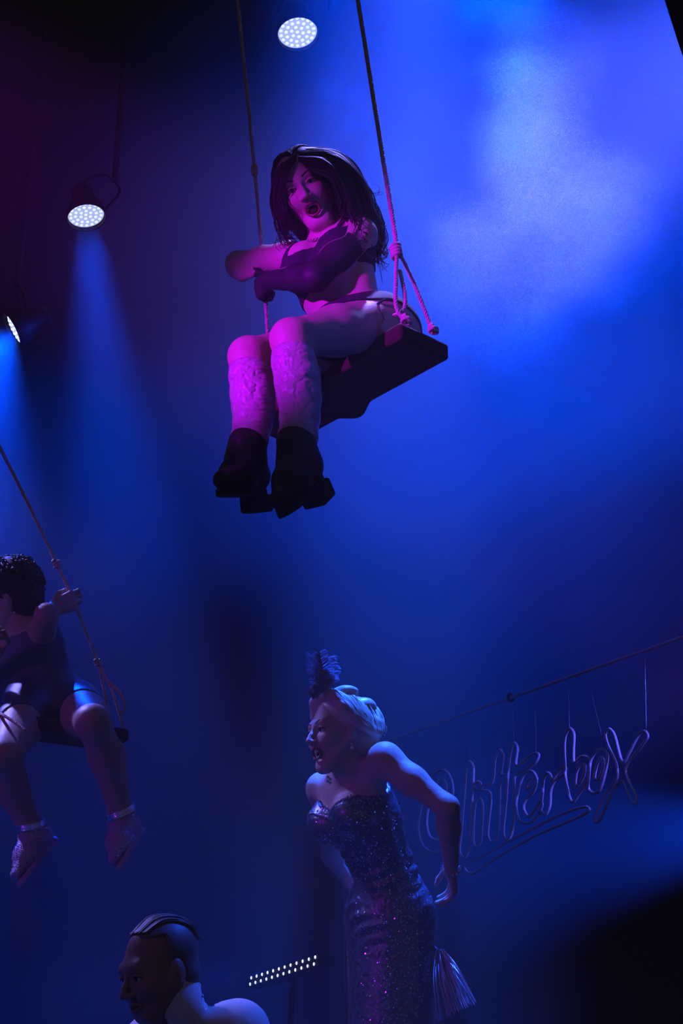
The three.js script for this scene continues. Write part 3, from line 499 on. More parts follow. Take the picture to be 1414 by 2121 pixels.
// ------------------------------------------------------------------ the singer on stage
{
  const o = thing('person', 'blond singer in a sequined dress with feathers in her waved hair, singing beside the sign', 'person', V(W(800, 1900, 4.75).x, STAGE, W(800, 1900, 4.75).z));
  const f = new Field(), sL = W(797, 1574, 4.62), sR = W(668, 1634, 4.9), neck = W(727, 1606, 4.77), chest = W(748, 1690, 4.75), waist = W(792, 1798, 4.76), pelvis = W(806, 1895, 4.76);
  const side = dirTo(sR, sL), up = dirTo(waist, neck), front = side.clone().cross(up).normalize(), hs = side.clone().setY(0).normalize(), hf = hs.clone().cross(UP);
  const ctr = W(697, 1519, 4.72), lo = UP.clone(), face0 = V(-0.86, -0.06, 0.52), h = frame(ctr, face0, V(-0.2, 1, 0.12));
  f.group(0.05, 0.03).egg(mix(chest, neck, 0.12), side, up, front, 0.142, 0.165, 0.1).egg(mix(waist, chest, 0.2), side, up, front, 0.115, 0.15, 0.088).egg(pelvis, hs, UP, hf, 0.158, 0.15, 0.115)
    .cap(mix(chest, neck, 0.72).addScaledVector(side, 0.07), sL, 0.05, 0.052).cap(mix(chest, neck, 0.72).addScaledVector(side, -0.07), sR, 0.05, 0.052);
  const bl = mix(chest, neck, 0.15).addScaledVector(front, 0.09);
  f.group(0.03, 0.03).egg(bl.clone().addScaledVector(side, 0.07), side, up, front, 0.066, 0.064, 0.058).egg(bl.clone().addScaledVector(side, -0.07), side, up, front, 0.066, 0.064, 0.058);
  f.group(0.03, 0.03).chain([pelvis.clone().addScaledVector(hs, 0.075), V(pelvis.x, STAGE + 0.5, pelvis.z).addScaledVector(hs, 0.07), V(pelvis.x, STAGE + 0.09, pelvis.z).addScaledVector(hs, 0.07)], [0.09, 0.058, 0.035]).chain([pelvis.clone().addScaledVector(hs, -0.075), V(pelvis.x, STAGE + 0.5, pelvis.z).addScaledVector(hs, -0.07), V(pelvis.x, STAGE + 0.09, pelvis.z).addScaledVector(hs, -0.07)], [0.09, 0.058, 0.035]);
  for (const s of [1, -1]) { const q = V(pelvis.x, STAGE + 0.035, pelvis.z).addScaledVector(hs, s * 0.07); f.cap(q.clone().addScaledVector(hf, -0.03), q.clone().addScaledVector(hf, 0.17), 0.034, 0.026); }
  const eL = W(926, 1672, 4.5), wL = W(934, 1800, 4.62), eR = W(690, 1770, 5.08), wR = W(752, 1860, 5.02);
  f.group(0.03, 0.03).chain([sL, mix(sL, eL, 0.45), eL], [0.053, 0.044, 0.034]).chain([eL, mix(eL, wL, 0.3), wL], [0.034, 0.035, 0.024]);
  f.group(0.03, 0.03).chain([sR, eR], [0.052, 0.039]).chain([eR, wR], [0.038, 0.026]);
  const hy = dirTo(eL, wL), hz = dirTo(W(934, 1800, 4.62), W(890, 1810, 4.62)); hz.addScaledVector(hy, -hz.dot(hy)).normalize();
  addHand(f, wL, hy.clone().cross(hz), hy, hz, [0.5, 0.6, 0.65, 0.7, 0.5], 0.95);
  const ry = dirTo(eR, wR), rz = hf.clone().negate(); rz.addScaledVector(ry, -rz.dot(ry)).normalize();
  addHand(f, wR, ry.clone().cross(rz), ry, rz, [0.4, 0.45, 0.5, 0.5, 0.4], 0.95);
  f.group(0.03, 0.025).chain([h.p(0, -0.04, -0.03), h.p(0, -0.1, -0.032), neck.clone().addScaledVector(up, -0.03)], [0.05, 0.048, 0.06]);
  const face = addHead(f, h, 0.75);
  const near = (c, r) => (x, y, z) => (x - c.x) ** 2 + (y - c.y) ** 2 + (z - c.z) ** 2 < r * r, box = (c, r) => new THREE.Box3(c.clone().addScalar(-r), c.clone().addScalar(r));
  const cl = wL.clone().addScaledVector(hy, 0.09), cr = wR.clone().addScaledVector(ry, 0.09), hd = h.p(0, -0.01, 0);
  part('body', joined([f.mesh(0.008, { skip: (x, y, z) => near(hd, 0.13)(x, y, z) || near(cl, 0.1)(x, y, z) || near(cr, 0.1)(x, y, z) }),
    f.mesh(0.0032, { box: box(hd, 0.15), skip: (x, y, z) => !near(hd, 0.146)(x, y, z) }), ...[cl, cr].map((c) => f.mesh(0.004, { box: box(c, 0.12), skip: (x, y, z) => !near(c, 0.115)(x, y, z) }))]), M.skin, o);
  addFace(o, h, face, 0.75);
  // the dress: body-hugging to the hips, then a tube to the floor, with sequins all over
  const d = new Field(); d.groups = f.groups.slice(0, 3).map((g) => ({ ...g, list: [...g.list] }));
  d.group(0.06, 0.05).cap(pelvis.clone().add(V(0, -0.02, 0)), V(pelvis.x, STAGE + 0.5, pelvis.z), 0.125, 0.128).cap(V(pelvis.x, STAGE + 0.5, pelvis.z), V(pelvis.x, STAGE + 0.22, pelvis.z), 0.128, 0.17);
  const dot = (x, y, z, at, dd) => (x - at.x) * dd.x + (y - at.y) * dd.y + (z - at.z) * dd.z, nk = mix(chest, neck, 0.52);
  const dressMask = (x, y, z) => { const u = dot(x, y, z, nk, up), s = Math.abs(dot(x, y, z, nk, side)), w = dot(x, y, z, nk, front); return Math.max(u - 0.02 + Math.max(0, 0.075 - s) * 0.5 + (s > 0.1 ? (s - 0.1) * 0.8 : 0), STAGE + 0.03 - y); };
  const cloth = d.mesh(0.008, { off: 0.009, mask: dressMask });
  {  // gathered folds that run slantwise round the waist and hips
    const q = cloth.attributes.position, n = cloth.attributes.normal;
    for (let i = 0; i < q.count; i++) {
      const x = q.getX(i), y = q.getY(i), z = q.getZ(i), u = dot(x, y, z, waist, up), s = dot(x, y, z, waist, side), w = Math.exp(-((u + 0.02) ** 2) / 0.02), k = 0.007 * w * Math.sin(u * 150 - s * 38 + 3 * Math.sin(s * 17 + u * 9)) * (0.5 + 0.5 * Math.sin(s * 23 + u * 31));
      q.setXYZ(i, x + n.getX(i) * k, y + n.getY(i) * k, z + n.getZ(i) * k);
    }
    cloth.computeVertexNormals();
  }
  const dress = part('dress', cloth, M.dress, o);
  const samp = new MeshSurfaceSampler(dress); samp.setRandomGenerator(rnd).build();
  const N = 15000, disc = new THREE.CylinderGeometry(0.0023, 0.0023, 0.0003, 6).rotateX(Math.PI / 2), seq = new THREE.InstancedMesh(disc, M.sequin, N), P = V(), Nn = V(), mtx = new THREE.Matrix4(), quat = new THREE.Quaternion();
  for (let i = 0; i < N; i++) { samp.sample(P, Nn); Nn.add(V(gauss(), gauss() - 0.3, gauss()).multiplyScalar(0.32)).normalize(); quat.setFromUnitVectors(V(0, 0, 1), Nn); P.addScaledVector(Nn, 0.0015); mtx.compose(P, quat, V(1, 1, 1)); seq.setMatrixAt(i, mtx); }
  seq.name = 'sequins'; seq.userData.kind = 'stuff'; dress.add(seq);
  // beaded neckline and brooch
  const line = []; for (let i = -9; i <= 9; i++) { const s = i / 9 * 0.105; const base = nk.clone().addScaledVector(side, s).addScaledVector(up, 0.008 - Math.max(0, 0.075 - Math.abs(s)) * 0.5); let q = base.clone().addScaledVector(front, 0.22); for (let k = 0; k < 60; k++) { const v = Field.value(d.near(q.x, q.y, q.z, 0.05), q.x, q.y, q.z) - 0.009; if (v < 0.001) break; q.addScaledVector(front, -Math.min(v, 0.02)); } line.push(q); }
  part('neckline_beads', joined(line.flatMap((q, i) => i + 1 < line.length ? [0, 0.33, 0.66].map((t) => ball(mix(q, line[i + 1], t), 0.0042, 8, 6)) : [])), M.gem, o);
  part('earring', joined([ball(h.p(0.078, -0.052, -0.006), 0.006, 10, 8), ball(h.p(0.079, -0.066, -0.005), 0.0075, 10, 8)]), M.gem, o);
  part('brooch', joined([0, 1, 2, 3].map((i) => ball(W(679 + (i % 2) * 5, 1610 + i * 4, 4.66), 0.0055, 8, 6))), M.gem, o);
  part('bracelet', joined(Array.from({ length: 14 }, (_, i) => { const X = hy.clone().cross(hz), a = i / 14 * 6.283; return ball(wL.clone().addScaledVector(X, Math.cos(a) * 0.031).addScaledVector(hz, Math.sin(a) * 0.031), 0.005, 8, 6); })), M.gem, o);
  // the tinsel fringe that swings out at the hem side
  const fr = []; for (let i = 0; i < 130; i++) { const t = rnd(), q = rnd(), a = W(902 + t * 16, 1965 + q * 30, 4.62 + rnd() * 0.05), b = W(900 + t * 85 + gauss() * 4, 2112 - t * 42 + q * 10, 4.5 + rnd() * 0.2), m = mix(a, b, 0.45).add(V(-0.012 + t * 0.01, 0.016 * t, 0.02)); fr.push(strand([a, m, b], 0.0022, 0.0012, 4, 8)); }
  const fringe = part('fringe', joined(fr), M.tinsel, o); fringe.userData.kind = 'stuff';
  part('fringe_band', strand([W(880, 1950, 4.66), W(904, 1968, 4.64), W(922, 1992, 4.66)], 0.008, 0.008, 6, 8), M.dress, o);
  // finger-waved hair
  const hf2 = new Field(), hp = h.p;
  hf2.group(0.02, 0.018).egg(hp(0, 0.05, -0.03), h.X, h.Y, h.Z, 0.088, 0.086, 0.096).egg(hp(0, -0.01, -0.07), h.X, h.Y, h.Z, 0.078, 0.08, 0.055);
  const waves = [];
  for (const s of [-1, 1]) for (let i = 0; i < 7; i++) { const a = -0.1 + i * 0.36; waves.push([hp(s * 0.012, 0.128 - i * 0.004, 0.052 - i * 0.024), hp(s * (0.05 + (i % 2) * 0.007), 0.112 - i * 0.006, 0.05 - i * 0.026), hp(s * (0.084 - (i % 2) * 0.006), 0.072 - i * 0.008, 0.028 - i * 0.022), hp(s * (0.089 + (i % 2) * 0.006), 0.02 - i * 0.006, -0.02 - i * 0.014)]); }
  for (const w of waves) for (let k = 0; k < 3; k++) hf2.cap(w[k], w[k + 1], 0.0145, 0.0145);
  hf2.group(0.012, 0.012).egg(hp(0.03, 0.135, -0.025), h.X, h.Y, h.Z, 0.042, 0.022, 0.045).egg(hp(0.055, 0.085, -0.085), h.X, h.Y, h.Z, 0.034, 0.03, 0.036).egg(hp(0.058, 0.02, -0.12), h.X, h.Y, h.Z, 0.034, 0.036, 0.03).egg(hp(0.05, -0.045, -0.1), h.X, h.Y, h.Z, 0.036, 0.036, 0.034);
  const hair = part('hair', hf2.mesh(0.004, { mask: (x, y, z) => { const q = V(x, y, z).sub(ctr), u = q.dot(h.X), v = q.dot(h.Y), w = q.dot(h.Z); return Math.max(Math.min(0.062 - Math.hypot(u, (v + 0.02) / 1.3), w - 0.02) , -1); } }), M.hairBlond, o);
  const wl = waves.map((w) => w.map((q) => q.clone().add(q.clone().sub(hp(0, 0.03, -0.02)).normalize().multiplyScalar(0.019))));
  const wv = new THREE.Mesh(locks(wl, 380, 0.006, 0.003, (t) => 0.0026 * (1 - t * 0.6)), M.hairBlond); wv.name = 'waves'; wv.castShadow = wv.receiveShadow = true; hair.add(wv);
  // feather plume
  const fe = []; const root = W(655, 1448, 4.7);
  for (const [tx, ty, td, w] of [[662, 1352, 4.68, 0.034], [682, 1362, 4.74, 0.032], [646, 1358, 4.72, 0.03], [676, 1390, 4.7, 0.03], [640, 1430, 4.68, 0.014], [650, 1420, 4.66, 0.013]]) {
    const tip = W(tx, ty, td), mid = mix(root, tip, 0.5).add(V(0.012, 0, 0)), curve = new THREE.CatmullRomCurve3([root, mid, tip]), ax = dirTo(root, tip), X = ax.clone().cross(V(0.2, 0, 1)).normalize();
    fe.push(strand([root, mid, tip], 0.002, 0.0008, 5, 10));
    for (let i = 0; i < 60; i++) { const t = 0.2 + 0.8 * (i / 59), q = curve.getPoint(t), l = w * Math.sin(Math.min(1, (t - 0.1) * 1.3) * 2.6) + 0.006; for (const s of [-1, 1]) fe.push(strand([q, q.clone().addScaledVector(X, s * l * 0.6).addScaledVector(ax, l * 0.5).add(V(0, 0, gauss() * 0.006)), q.clone().addScaledVector(X, s * l).addScaledVector(ax, l * 0.7).add(V(gauss() * 0.004, -0.004, gauss() * 0.012))], 0.0014, 0.0006, 3, 4)); }
  }
  part('feather_plume', joined(fe), M.feather, o);
}

// ------------------------------------------------------------------ the second swing and the performer on it, at the left edge
{
  const endR = W(252, 1494, 4.95), endL = W(38, 1522, 4.75), ax = dirTo(endL, endR); ax.y = 0; ax.normalize(); endL.y = endR.y = (endL.y + endR.y) / 2;
  const across = ax.clone().cross(UP), mid = mix(endL, endR, 0.5), fwd = across.dot(V(0, 0, 1)) > 0 ? across : across.clone().negate();
  const kR = W(203, 1372, 4.96), upR = W(118, 1168, 4.98), kL = W(-2, 1480, 4.8), to = (a, b) => a.clone().addScaledVector(b.clone().sub(a), (15.15 - a.y) / (b.y - a.y));
  const inR = mix(endR, endL, 0.03), inL = mix(endL, endR, 0.03);
  swing('narrow plank swing on thin leaning ropes at the left edge under the crouched performer', mid.clone().add(V(0, -0.02, 0)), ax, fwd.clone(), endL.distanceTo(endR), 0.17, 0.045, [
    { radius: 0.0062, line: [kR, upR, to(upR, W(0, 942, 5.06))], legs: [[kR, W(232, 1430, 4.93), inR.clone().addScaledVector(fwd, 0.06)], [kR, W(218, 1440, 4.98), inR.clone().addScaledVector(fwd, -0.06)], [W(222, 1410, 4.93), W(252, 1440, 4.9), W(258, 1470, 4.9), W(246, 1478, 4.91)]], knots: [knot(upR, dirTo(kR, upR), 0.011, 3), knot(kR, dirTo(kR, upR), 0.009, 3)] },
    { radius: 0.0062, line: [kL, W(-60, 1400, 4.86), to(W(-60, 1400, 4.86), W(-260, 1000, 4.95))], legs: [[kL, W(50, 1512, 4.72), inL.clone().addScaledVector(fwd, 0.06)], [kL, inL.clone().addScaledVector(fwd, -0.06)], [kL, W(8, 1482, 4.6), W(30, 1496, 4.56), W(52, 1513, 4.53)]], knots: [knot(kL, V(0, 1, 0), 0.01, 3)] },
  ], mid);
  const o = thing('person', 'curly-haired performer in dark costume and glitter ankle boots on the swing at the left edge', 'person', mid);
  const f = new Field(), pelvis = W(112, 1462, 5.0), sL = W(84, 1322, 5.02), sR = W(-12, 1330, 5.14), neck = W(36, 1300, 5.08), chest = W(52, 1370, 5.06);
  const side = dirTo(sR, sL), up = dirTo(pelvis, neck), front = side.clone().cross(up).normalize();
  const kneeL = W(192, 1496, 4.5), kneeR = W(8, 1566, 4.52), ankL = W(250, 1686, 4.62), ankR = W(62, 1712, 4.62), hipL = pelvis.clone().addScaledVector(ax, 0.085), hipR = pelvis.clone().addScaledVector(ax, -0.085);
  f.group(0.05, 0.03).egg(pelvis, ax, UP, fwd, 0.15, 0.11, 0.12).egg(mix(pelvis, chest, 0.5), side, up, front, 0.115, 0.15, 0.09).egg(mix(chest, neck, 0.1), side, up, front, 0.14, 0.15, 0.1).cap(mix(chest, neck, 0.6).addScaledVector(side, 0.07), sL, 0.05).cap(mix(chest, neck, 0.6).addScaledVector(side, -0.07), sR, 0.05);
  const torso = new Field(); torso.groups = [...f.groups];
  f.group(0.03, 0.035).chain([hipL, mix(hipL, kneeL, 0.5), kneeL], [0.088, 0.074, 0.054]).chain([kneeL, mix(kneeL, ankL, 0.35).addScaledVector(fwd, -0.04).add(V(0.03, 0, 0)), ankL], [0.05, 0.056, 0.034]).cap(ankL, W(258, 1712, 4.62), 0.034, 0.028);
  f.group(0.03, 0.035).chain([hipR, mix(hipR, kneeR, 0.5), kneeR], [0.088, 0.074, 0.054]).chain([kneeR, mix(kneeR, ankR, 0.35).addScaledVector(fwd, -0.04), ankR], [0.05, 0.056, 0.034]).cap(ankR, W(70, 1735, 4.62), 0.034, 0.028);
  torso.groups.push(f.groups[1], f.groups[2]);
  const rope = dirTo(kR, upR), grip = W(150, 1246, 4.972), eL = W(104, 1268, 4.93), eR = W(-40, 1400, 4.98);
  let Y = dirTo(eL, grip); Y.addScaledVector(rope, -Y.dot(rope)).normalize(); const X = rope.clone(), Z = X.clone().cross(Y), wL = grip.clone().addScaledVector(Y, -0.082).addScaledVector(Z, -0.022);
  const eL2 = W(96, 1274, 4.84);
  f.group(0.025, 0.02).chain([sL, eL2], [0.05, 0.037]).chain([eL2, wL], [0.037, 0.025]);
  addHand(f, wL, X, Y, Z, [0.9, 1.2, 1.4, 1.45, 0.6], 0.95);
  const wR = W(-6, 1340, 4.84), ry = dirTo(eR, wR), rz = V(0, 0, 1); rz.addScaledVector(ry, -rz.dot(ry)).normalize();
  f.group(0.025, 0.02).chain([sR, eR], [0.05, 0.037]).chain([eR, wR], [0.037, 0.025]);
  addHand(f, wR, ry.clone().cross(rz), ry, rz, [0.7, 0.8, 0.9, 1, 0.5], 0.95);
  const ctr = W(14, 1240, 5.02), h = frame(ctr, V(-1, -0.3, 0.05), V(-0.25, 1, 0.2));
  f.group(0.03, 0.025).chain([h.p(0, -0.04, -0.03), h.p(0, -0.1, -0.03), neck.clone().addScaledVector(up, -0.03)], [0.05, 0.047, 0.056]);
  const face = addHead(f, h, 0.1);
  const near = (c, r) => (x, y, z) => (x - c.x) ** 2 + (y - c.y) ** 2 + (z - c.z) ** 2 < r * r, box = (c, r) => new THREE.Box3(c.clone().addScalar(-r), c.clone().addScalar(r)), hd = h.p(0, -0.01, 0), cl = wL.clone().addScaledVector(Y, 0.08), cr = wR.clone().addScaledVector(ry, 0.08);
  part('body', joined([f.mesh(0.008, { skip: (x, y, z) => near(hd, 0.13)(x, y, z) || near(cl, 0.09)(x, y, z) || near(cr, 0.09)(x, y, z) }), f.mesh(0.0035, { box: box(hd, 0.15), skip: (x, y, z) => !near(hd, 0.146)(x, y, z) }), ...[cl, cr].map((c) => f.mesh(0.0035, { box: box(c, 0.11), skip: (x, y, z) => !near(c, 0.106)(x, y, z) }))]), M.skinTan, o);
  addFace(o, h, face, 0.1, { skin: M.skinTan });
  const dot = (x, y, z, at, d) => (x - at.x) * d.x + (y - at.y) * d.y + (z - at.z) * d.z;
  part('costume', torso.mesh(0.008, { off: 0.006, mask: (x, y, z) => Math.max(dot(x, y, z, chest, up) - 0.075, dot(x, y, z, pelvis, fwd) - 0.2, pelvis.y - 0.17 - y) }), M.costume, o);
  // glitter ankle boots with strapped cuffs
  for (const [ank, heel, toe, tall] of [[ankL, W(288, 1722, 4.66), W(246, 1792, 4.46), W(246, 1676, 4.62)], [ankR, W(108, 1742, 4.66), W(42, 1826, 4.5), W(60, 1702, 4.62)]]) {
    const s = addShoe(o, mix(ank, heel, 0.5).add(V(-0.02, -0.01, 0)), heel, toe, tall, M.glitter, { name: 'ankle_boot', block: 0, size: 0.92, sole: M.glitter, shaft: 0.04, point: 0.62 });
    const sm = new MeshSurfaceSampler(s); sm.setRandomGenerator(rnd).build();
    const fl = new THREE.InstancedMesh(new THREE.CylinderGeometry(0.0019, 0.0019, 0.0004, 6).rotateX(Math.PI / 2), M.sequin, 900), P = V(), Q = V(), mt = new THREE.Matrix4(), qt = new THREE.Quaternion();
    for (let i = 0; i < 900; i++) { sm.sample(P, Q); Q.add(V(gauss(), gauss(), gauss()).multiplyScalar(0.35)).normalize(); mt.compose(P.addScaledVector(Q, 0.001), qt.setFromUnitVectors(V(0, 0, 1), Q), V(1, 1, 1)); fl.setMatrixAt(i, mt); }
    fl.name = 'glitter_flakes'; fl.userData.kind = 'stuff'; s.add(fl);
    const d = dirTo(tall, ank); for (let i = 0; i < 4; i++) { const c = mix(tall, ank, 0.1 + i * 0.3).add(V(0.004, 0, 0)), pts = [], a = V(1, 0, 0).cross(d).normalize(), b = a.clone().cross(d); for (let k = 0; k < 12; k++) { const q = k / 12 * 6.283; pts.push(c.clone().addScaledVector(a, Math.cos(q) * 0.046).addScaledVector(b, Math.sin(q) * 0.046)); } const m = new THREE.Mesh(strand(pts, 0.004, 0.004, 6, 36, true), M.gem); m.name = 'strap'; s.add(m); }
  }
  // close curls with glitter in them
  const hf = new Field(); hf.group(0.03).egg(h.p(0, 0.05, -0.03), h.X, h.Y, h.Z, 0.1, 0.095, 0.105).egg(h.p(0, -0.01, -0.06), h.X, h.Y, h.Z, 0.1, 0.09, 0.07);
  const hair = part('hair', hf.mesh(0.005, { mask: (x, y, z) => { const q = V(x, y, z).sub(ctr), u = q.dot(h.X), v = q.dot(h.Y), w = q.dot(h.Z); return Math.min(0.068 - Math.hypot(u, (v + 0.03) / 1.4), w - 0.01); } }), M.hairDark, o);
  const cu = [], gl = [];
  for (let i = 0; i < 260; i++) { const a = V(gauss(), gauss() * 0.9 + 0.5, gauss() - 0.2).normalize(), at = h.p(a.x * 0.102, 0.035 + a.y * 0.098, -0.03 + a.z * 0.1); if (a.z > 0.5 && a.y < 0.35) continue; const r = 0.009 + rnd() * 0.008, u = V(gauss(), gauss(), gauss()).normalize(), v = u.clone().cross(a).normalize(), pts = []; for (let k = 0; k <= 10; k++) { const q = k / 10 * 7.5; pts.push(at.clone().addScaledVector(u, Math.cos(q) * r).addScaledVector(v, Math.sin(q) * r).addScaledVector(a, k * 0.0018)); } cu.push(strand(pts, 0.0032, 0.002, 4, 18)); if (i % 5 === 0) gl.push(ball(at.clone().addScaledVector(a, 0.016), 0.0035 + rnd() * 0.003, 8, 6)); }
  const put = (n, g, m) => { const c = new THREE.Mesh(g, m); c.name = n; c.castShadow = c.receiveShadow = true; hair.add(c); };
  put('curls', joined(cu), M.hairDark); put('hair_gems', joined(gl), M.gem);
}

// ------------------------------------------------------------------ the man below the stage
{
  const base = W(335, 2015, 3.62), o = thing('person', 'man in a white shirt with short hair, head and shoulders at the bottom edge', 'person', V(base.x, 0, base.z));
  const f = new Field(), ctr = W(326, 2012, 3.62), h = frame(ctr, V(-0.78, -0.3, 0.58), V(-0.05, 1, 0.05)), neck = W(372, 2098, 3.66), sL = W(492, 2140, 3.62), sR = W(316, 2165, 3.86), side = dirTo(sR, sL).setY(0).normalize(), fwd = side.clone().cross(UP);
  const chest = mix(sL, sR, 0.5).add(V(0, -0.16, 0)), pelvis = chest.clone().add(V(0, -0.38, 0));
  f.group(0.05, 0.03).egg(chest, side, UP, fwd, 0.18, 0.22, 0.125).egg(mix(chest, pelvis, 0.55), side, UP, fwd, 0.155, 0.2, 0.115).egg(pelvis, side, UP, fwd, 0.165, 0.13, 0.125).cap(neck.clone().add(V(0, -0.06, 0)), sL, 0.055, 0.066).cap(neck.clone().add(V(0, -0.06, 0)), sR, 0.055, 0.066);
  const arms = [];
  for (const [s, k] of [[sL, 1], [sR, -1]]) { const e = s.clone().addScaledVector(side, 0.05 * k).add(V(0, -0.3, 0)).addScaledVector(fwd, -0.02), w = e.clone().add(V(0, -0.24, 0)).addScaledVector(fwd, 0.09), y = dirTo(e, w), z = side.clone().multiplyScalar(-k); z.addScaledVector(y, -z.dot(y)).normalize(); f.group(0.03, 0.03).chain([s, e, w], [0.062, 0.046, 0.03]); arms.push([w, y]); addHand(f, w, y.clone().cross(z).multiplyScalar(1), y, z, [0.4, 0.45, 0.5, 0.5, 0.4]); }
  f.group(0.03, 0.035);
  for (const k of [1, -1]) { const hp = pelvis.clone().addScaledVector(side, 0.09 * k), kn = V(hp.x, 0.5, hp.z).addScaledVector(fwd, 0.02), an = V(hp.x, 0.09, hp.z); f.chain([hp, kn, an], [0.092, 0.062, 0.042]); f.cap(an.clone().add(V(0, -0.045, 0)), an.clone().add(V(0, -0.05, 0)).addScaledVector(fwd, 0.18), 0.042, 0.036); }
  f.group(0.03, 0.03).chain([h.p(0, -0.03, -0.03), h.p(0, -0.1, -0.035), neck.clone().add(V(0, -0.04, 0))], [0.058, 0.058, 0.068]);
  const face = addHead(f, h, 0, 1), hd = h.p(0, -0.01, 0), near = (c, r) => (x, y, z) => (x - c.x) ** 2 + (y - c.y) ** 2 + (z - c.z) ** 2 < r * r, box = (c, r) => new THREE.Box3(c.clone().addScalar(-r), c.clone().addScalar(r));
  part('body', joined([f.mesh(0.01, { skip: near(hd, 0.13) }), f.mesh(0.0035, { box: box(hd, 0.152), skip: (x, y, z) => !near(hd, 0.147)(x, y, z) })]), M.skinDark, o);
  addFace(o, h, face, 0, { skin: M.skinDark, lips: M.skinDark });
  const dot = (x, y, z, at, d) => (x - at.x) * d.x + (y - at.y) * d.y + (z - at.z) * d.z, cf = new Field(); cf.groups = f.groups.filter((g, i) => i === 0 || (g.k === 0.03 && i < f.groups.length - 6)); cf.groups = [f.groups[0], ...f.groups.filter((g) => g.k === 0.03 && g.join === 0.03 && g.list.length === 2 && g.list[0].big > 0.055)];
  part('shirt', cf.mesh(0.009, { off: 0.013, mask: (x, y, z) => Math.max(pelvis.y - 0.06 - y, near(neck, 0.1)(x, y, z) ? 1 : -1, arms.some(([w, q]) => dot(x, y, z, w, q) > -0.01 && near(w, 0.2)(x, y, z)) ? 1 : -1, dot(x, y, z, neck, fwd) > -0.02 && Math.abs(dot(x, y, z, neck, side)) < 0.065 && y > chest.y - 0.02 ? 1 : -1) }), M.shirt, o);
  const collar = []; for (let i = 0; i <= 18; i++) { const a = (i / 18) * 4.6 + 2.42 + Math.PI / 2 - 0.01; collar.push(neck.clone().addScaledVector(side, Math.sin(a) * 0.082).addScaledVector(fwd, Math.cos(a) * 0.078 - 0.012).add(V(0, -0.03 - 0.02 * Math.cos(a), 0))); }
  part('collar', strand(collar, 0.02, (t) => 0.017, 7, 40), M.shirt, o);
  const trousers = new Field(); trousers.groups = [{ ...f.groups[0], list: [f.groups[0].list[2]] }, f.groups.find((g) => g.join === 0.035)];
  part('trousers', trousers.mesh(0.012, { off: 0.012, mask: (x, y, z) => Math.max(y - pelvis.y - 0.02, 0.1 - y) }), M.blackCloth, o);
  const hf = new Field(); hf.group(0.02).egg(h.p(0, 0.045, -0.028), h.X, h.Y, h.Z, 0.082, 0.084, 0.096).egg(h.p(0, -0.02, -0.05), h.X, h.Y, h.Z, 0.077, 0.06, 0.06);
  const hair = part('hair', hf.mesh(0.004, { mask: (x, y, z) => { const q = V(x, y, z).sub(ctr), u = q.dot(h.X), v = q.dot(h.Y), w = q.dot(h.Z); return Math.max(Math.min(0.085 - v, w + 0.005), -1); } }), M.hairGrey, o);
  const g = []; for (let i = 0; i < 16; i++) { const c = (i / 15 - 0.5) * 2; g.push([[0.55, 0.7, 0.72], [0.75, 0.98, 0.1], [0.85, 0.7, -0.65], [0.85, 0.1, -0.96]].map(([k, y, z]) => { const n = V(c * k, y, z).normalize(); return h.p(n.x * 0.084, 0.045 + n.y * 0.086, -0.028 + n.z * 0.098); })); }
  const lk = new THREE.Mesh(locks(g, 340, 0.006, 0.003, (t) => 0.0028 * (1 - t * 0.6)), M.hairGrey); lk.name = 'hair_strands'; lk.castShadow = lk.receiveShadow = true; hair.add(lk);
}

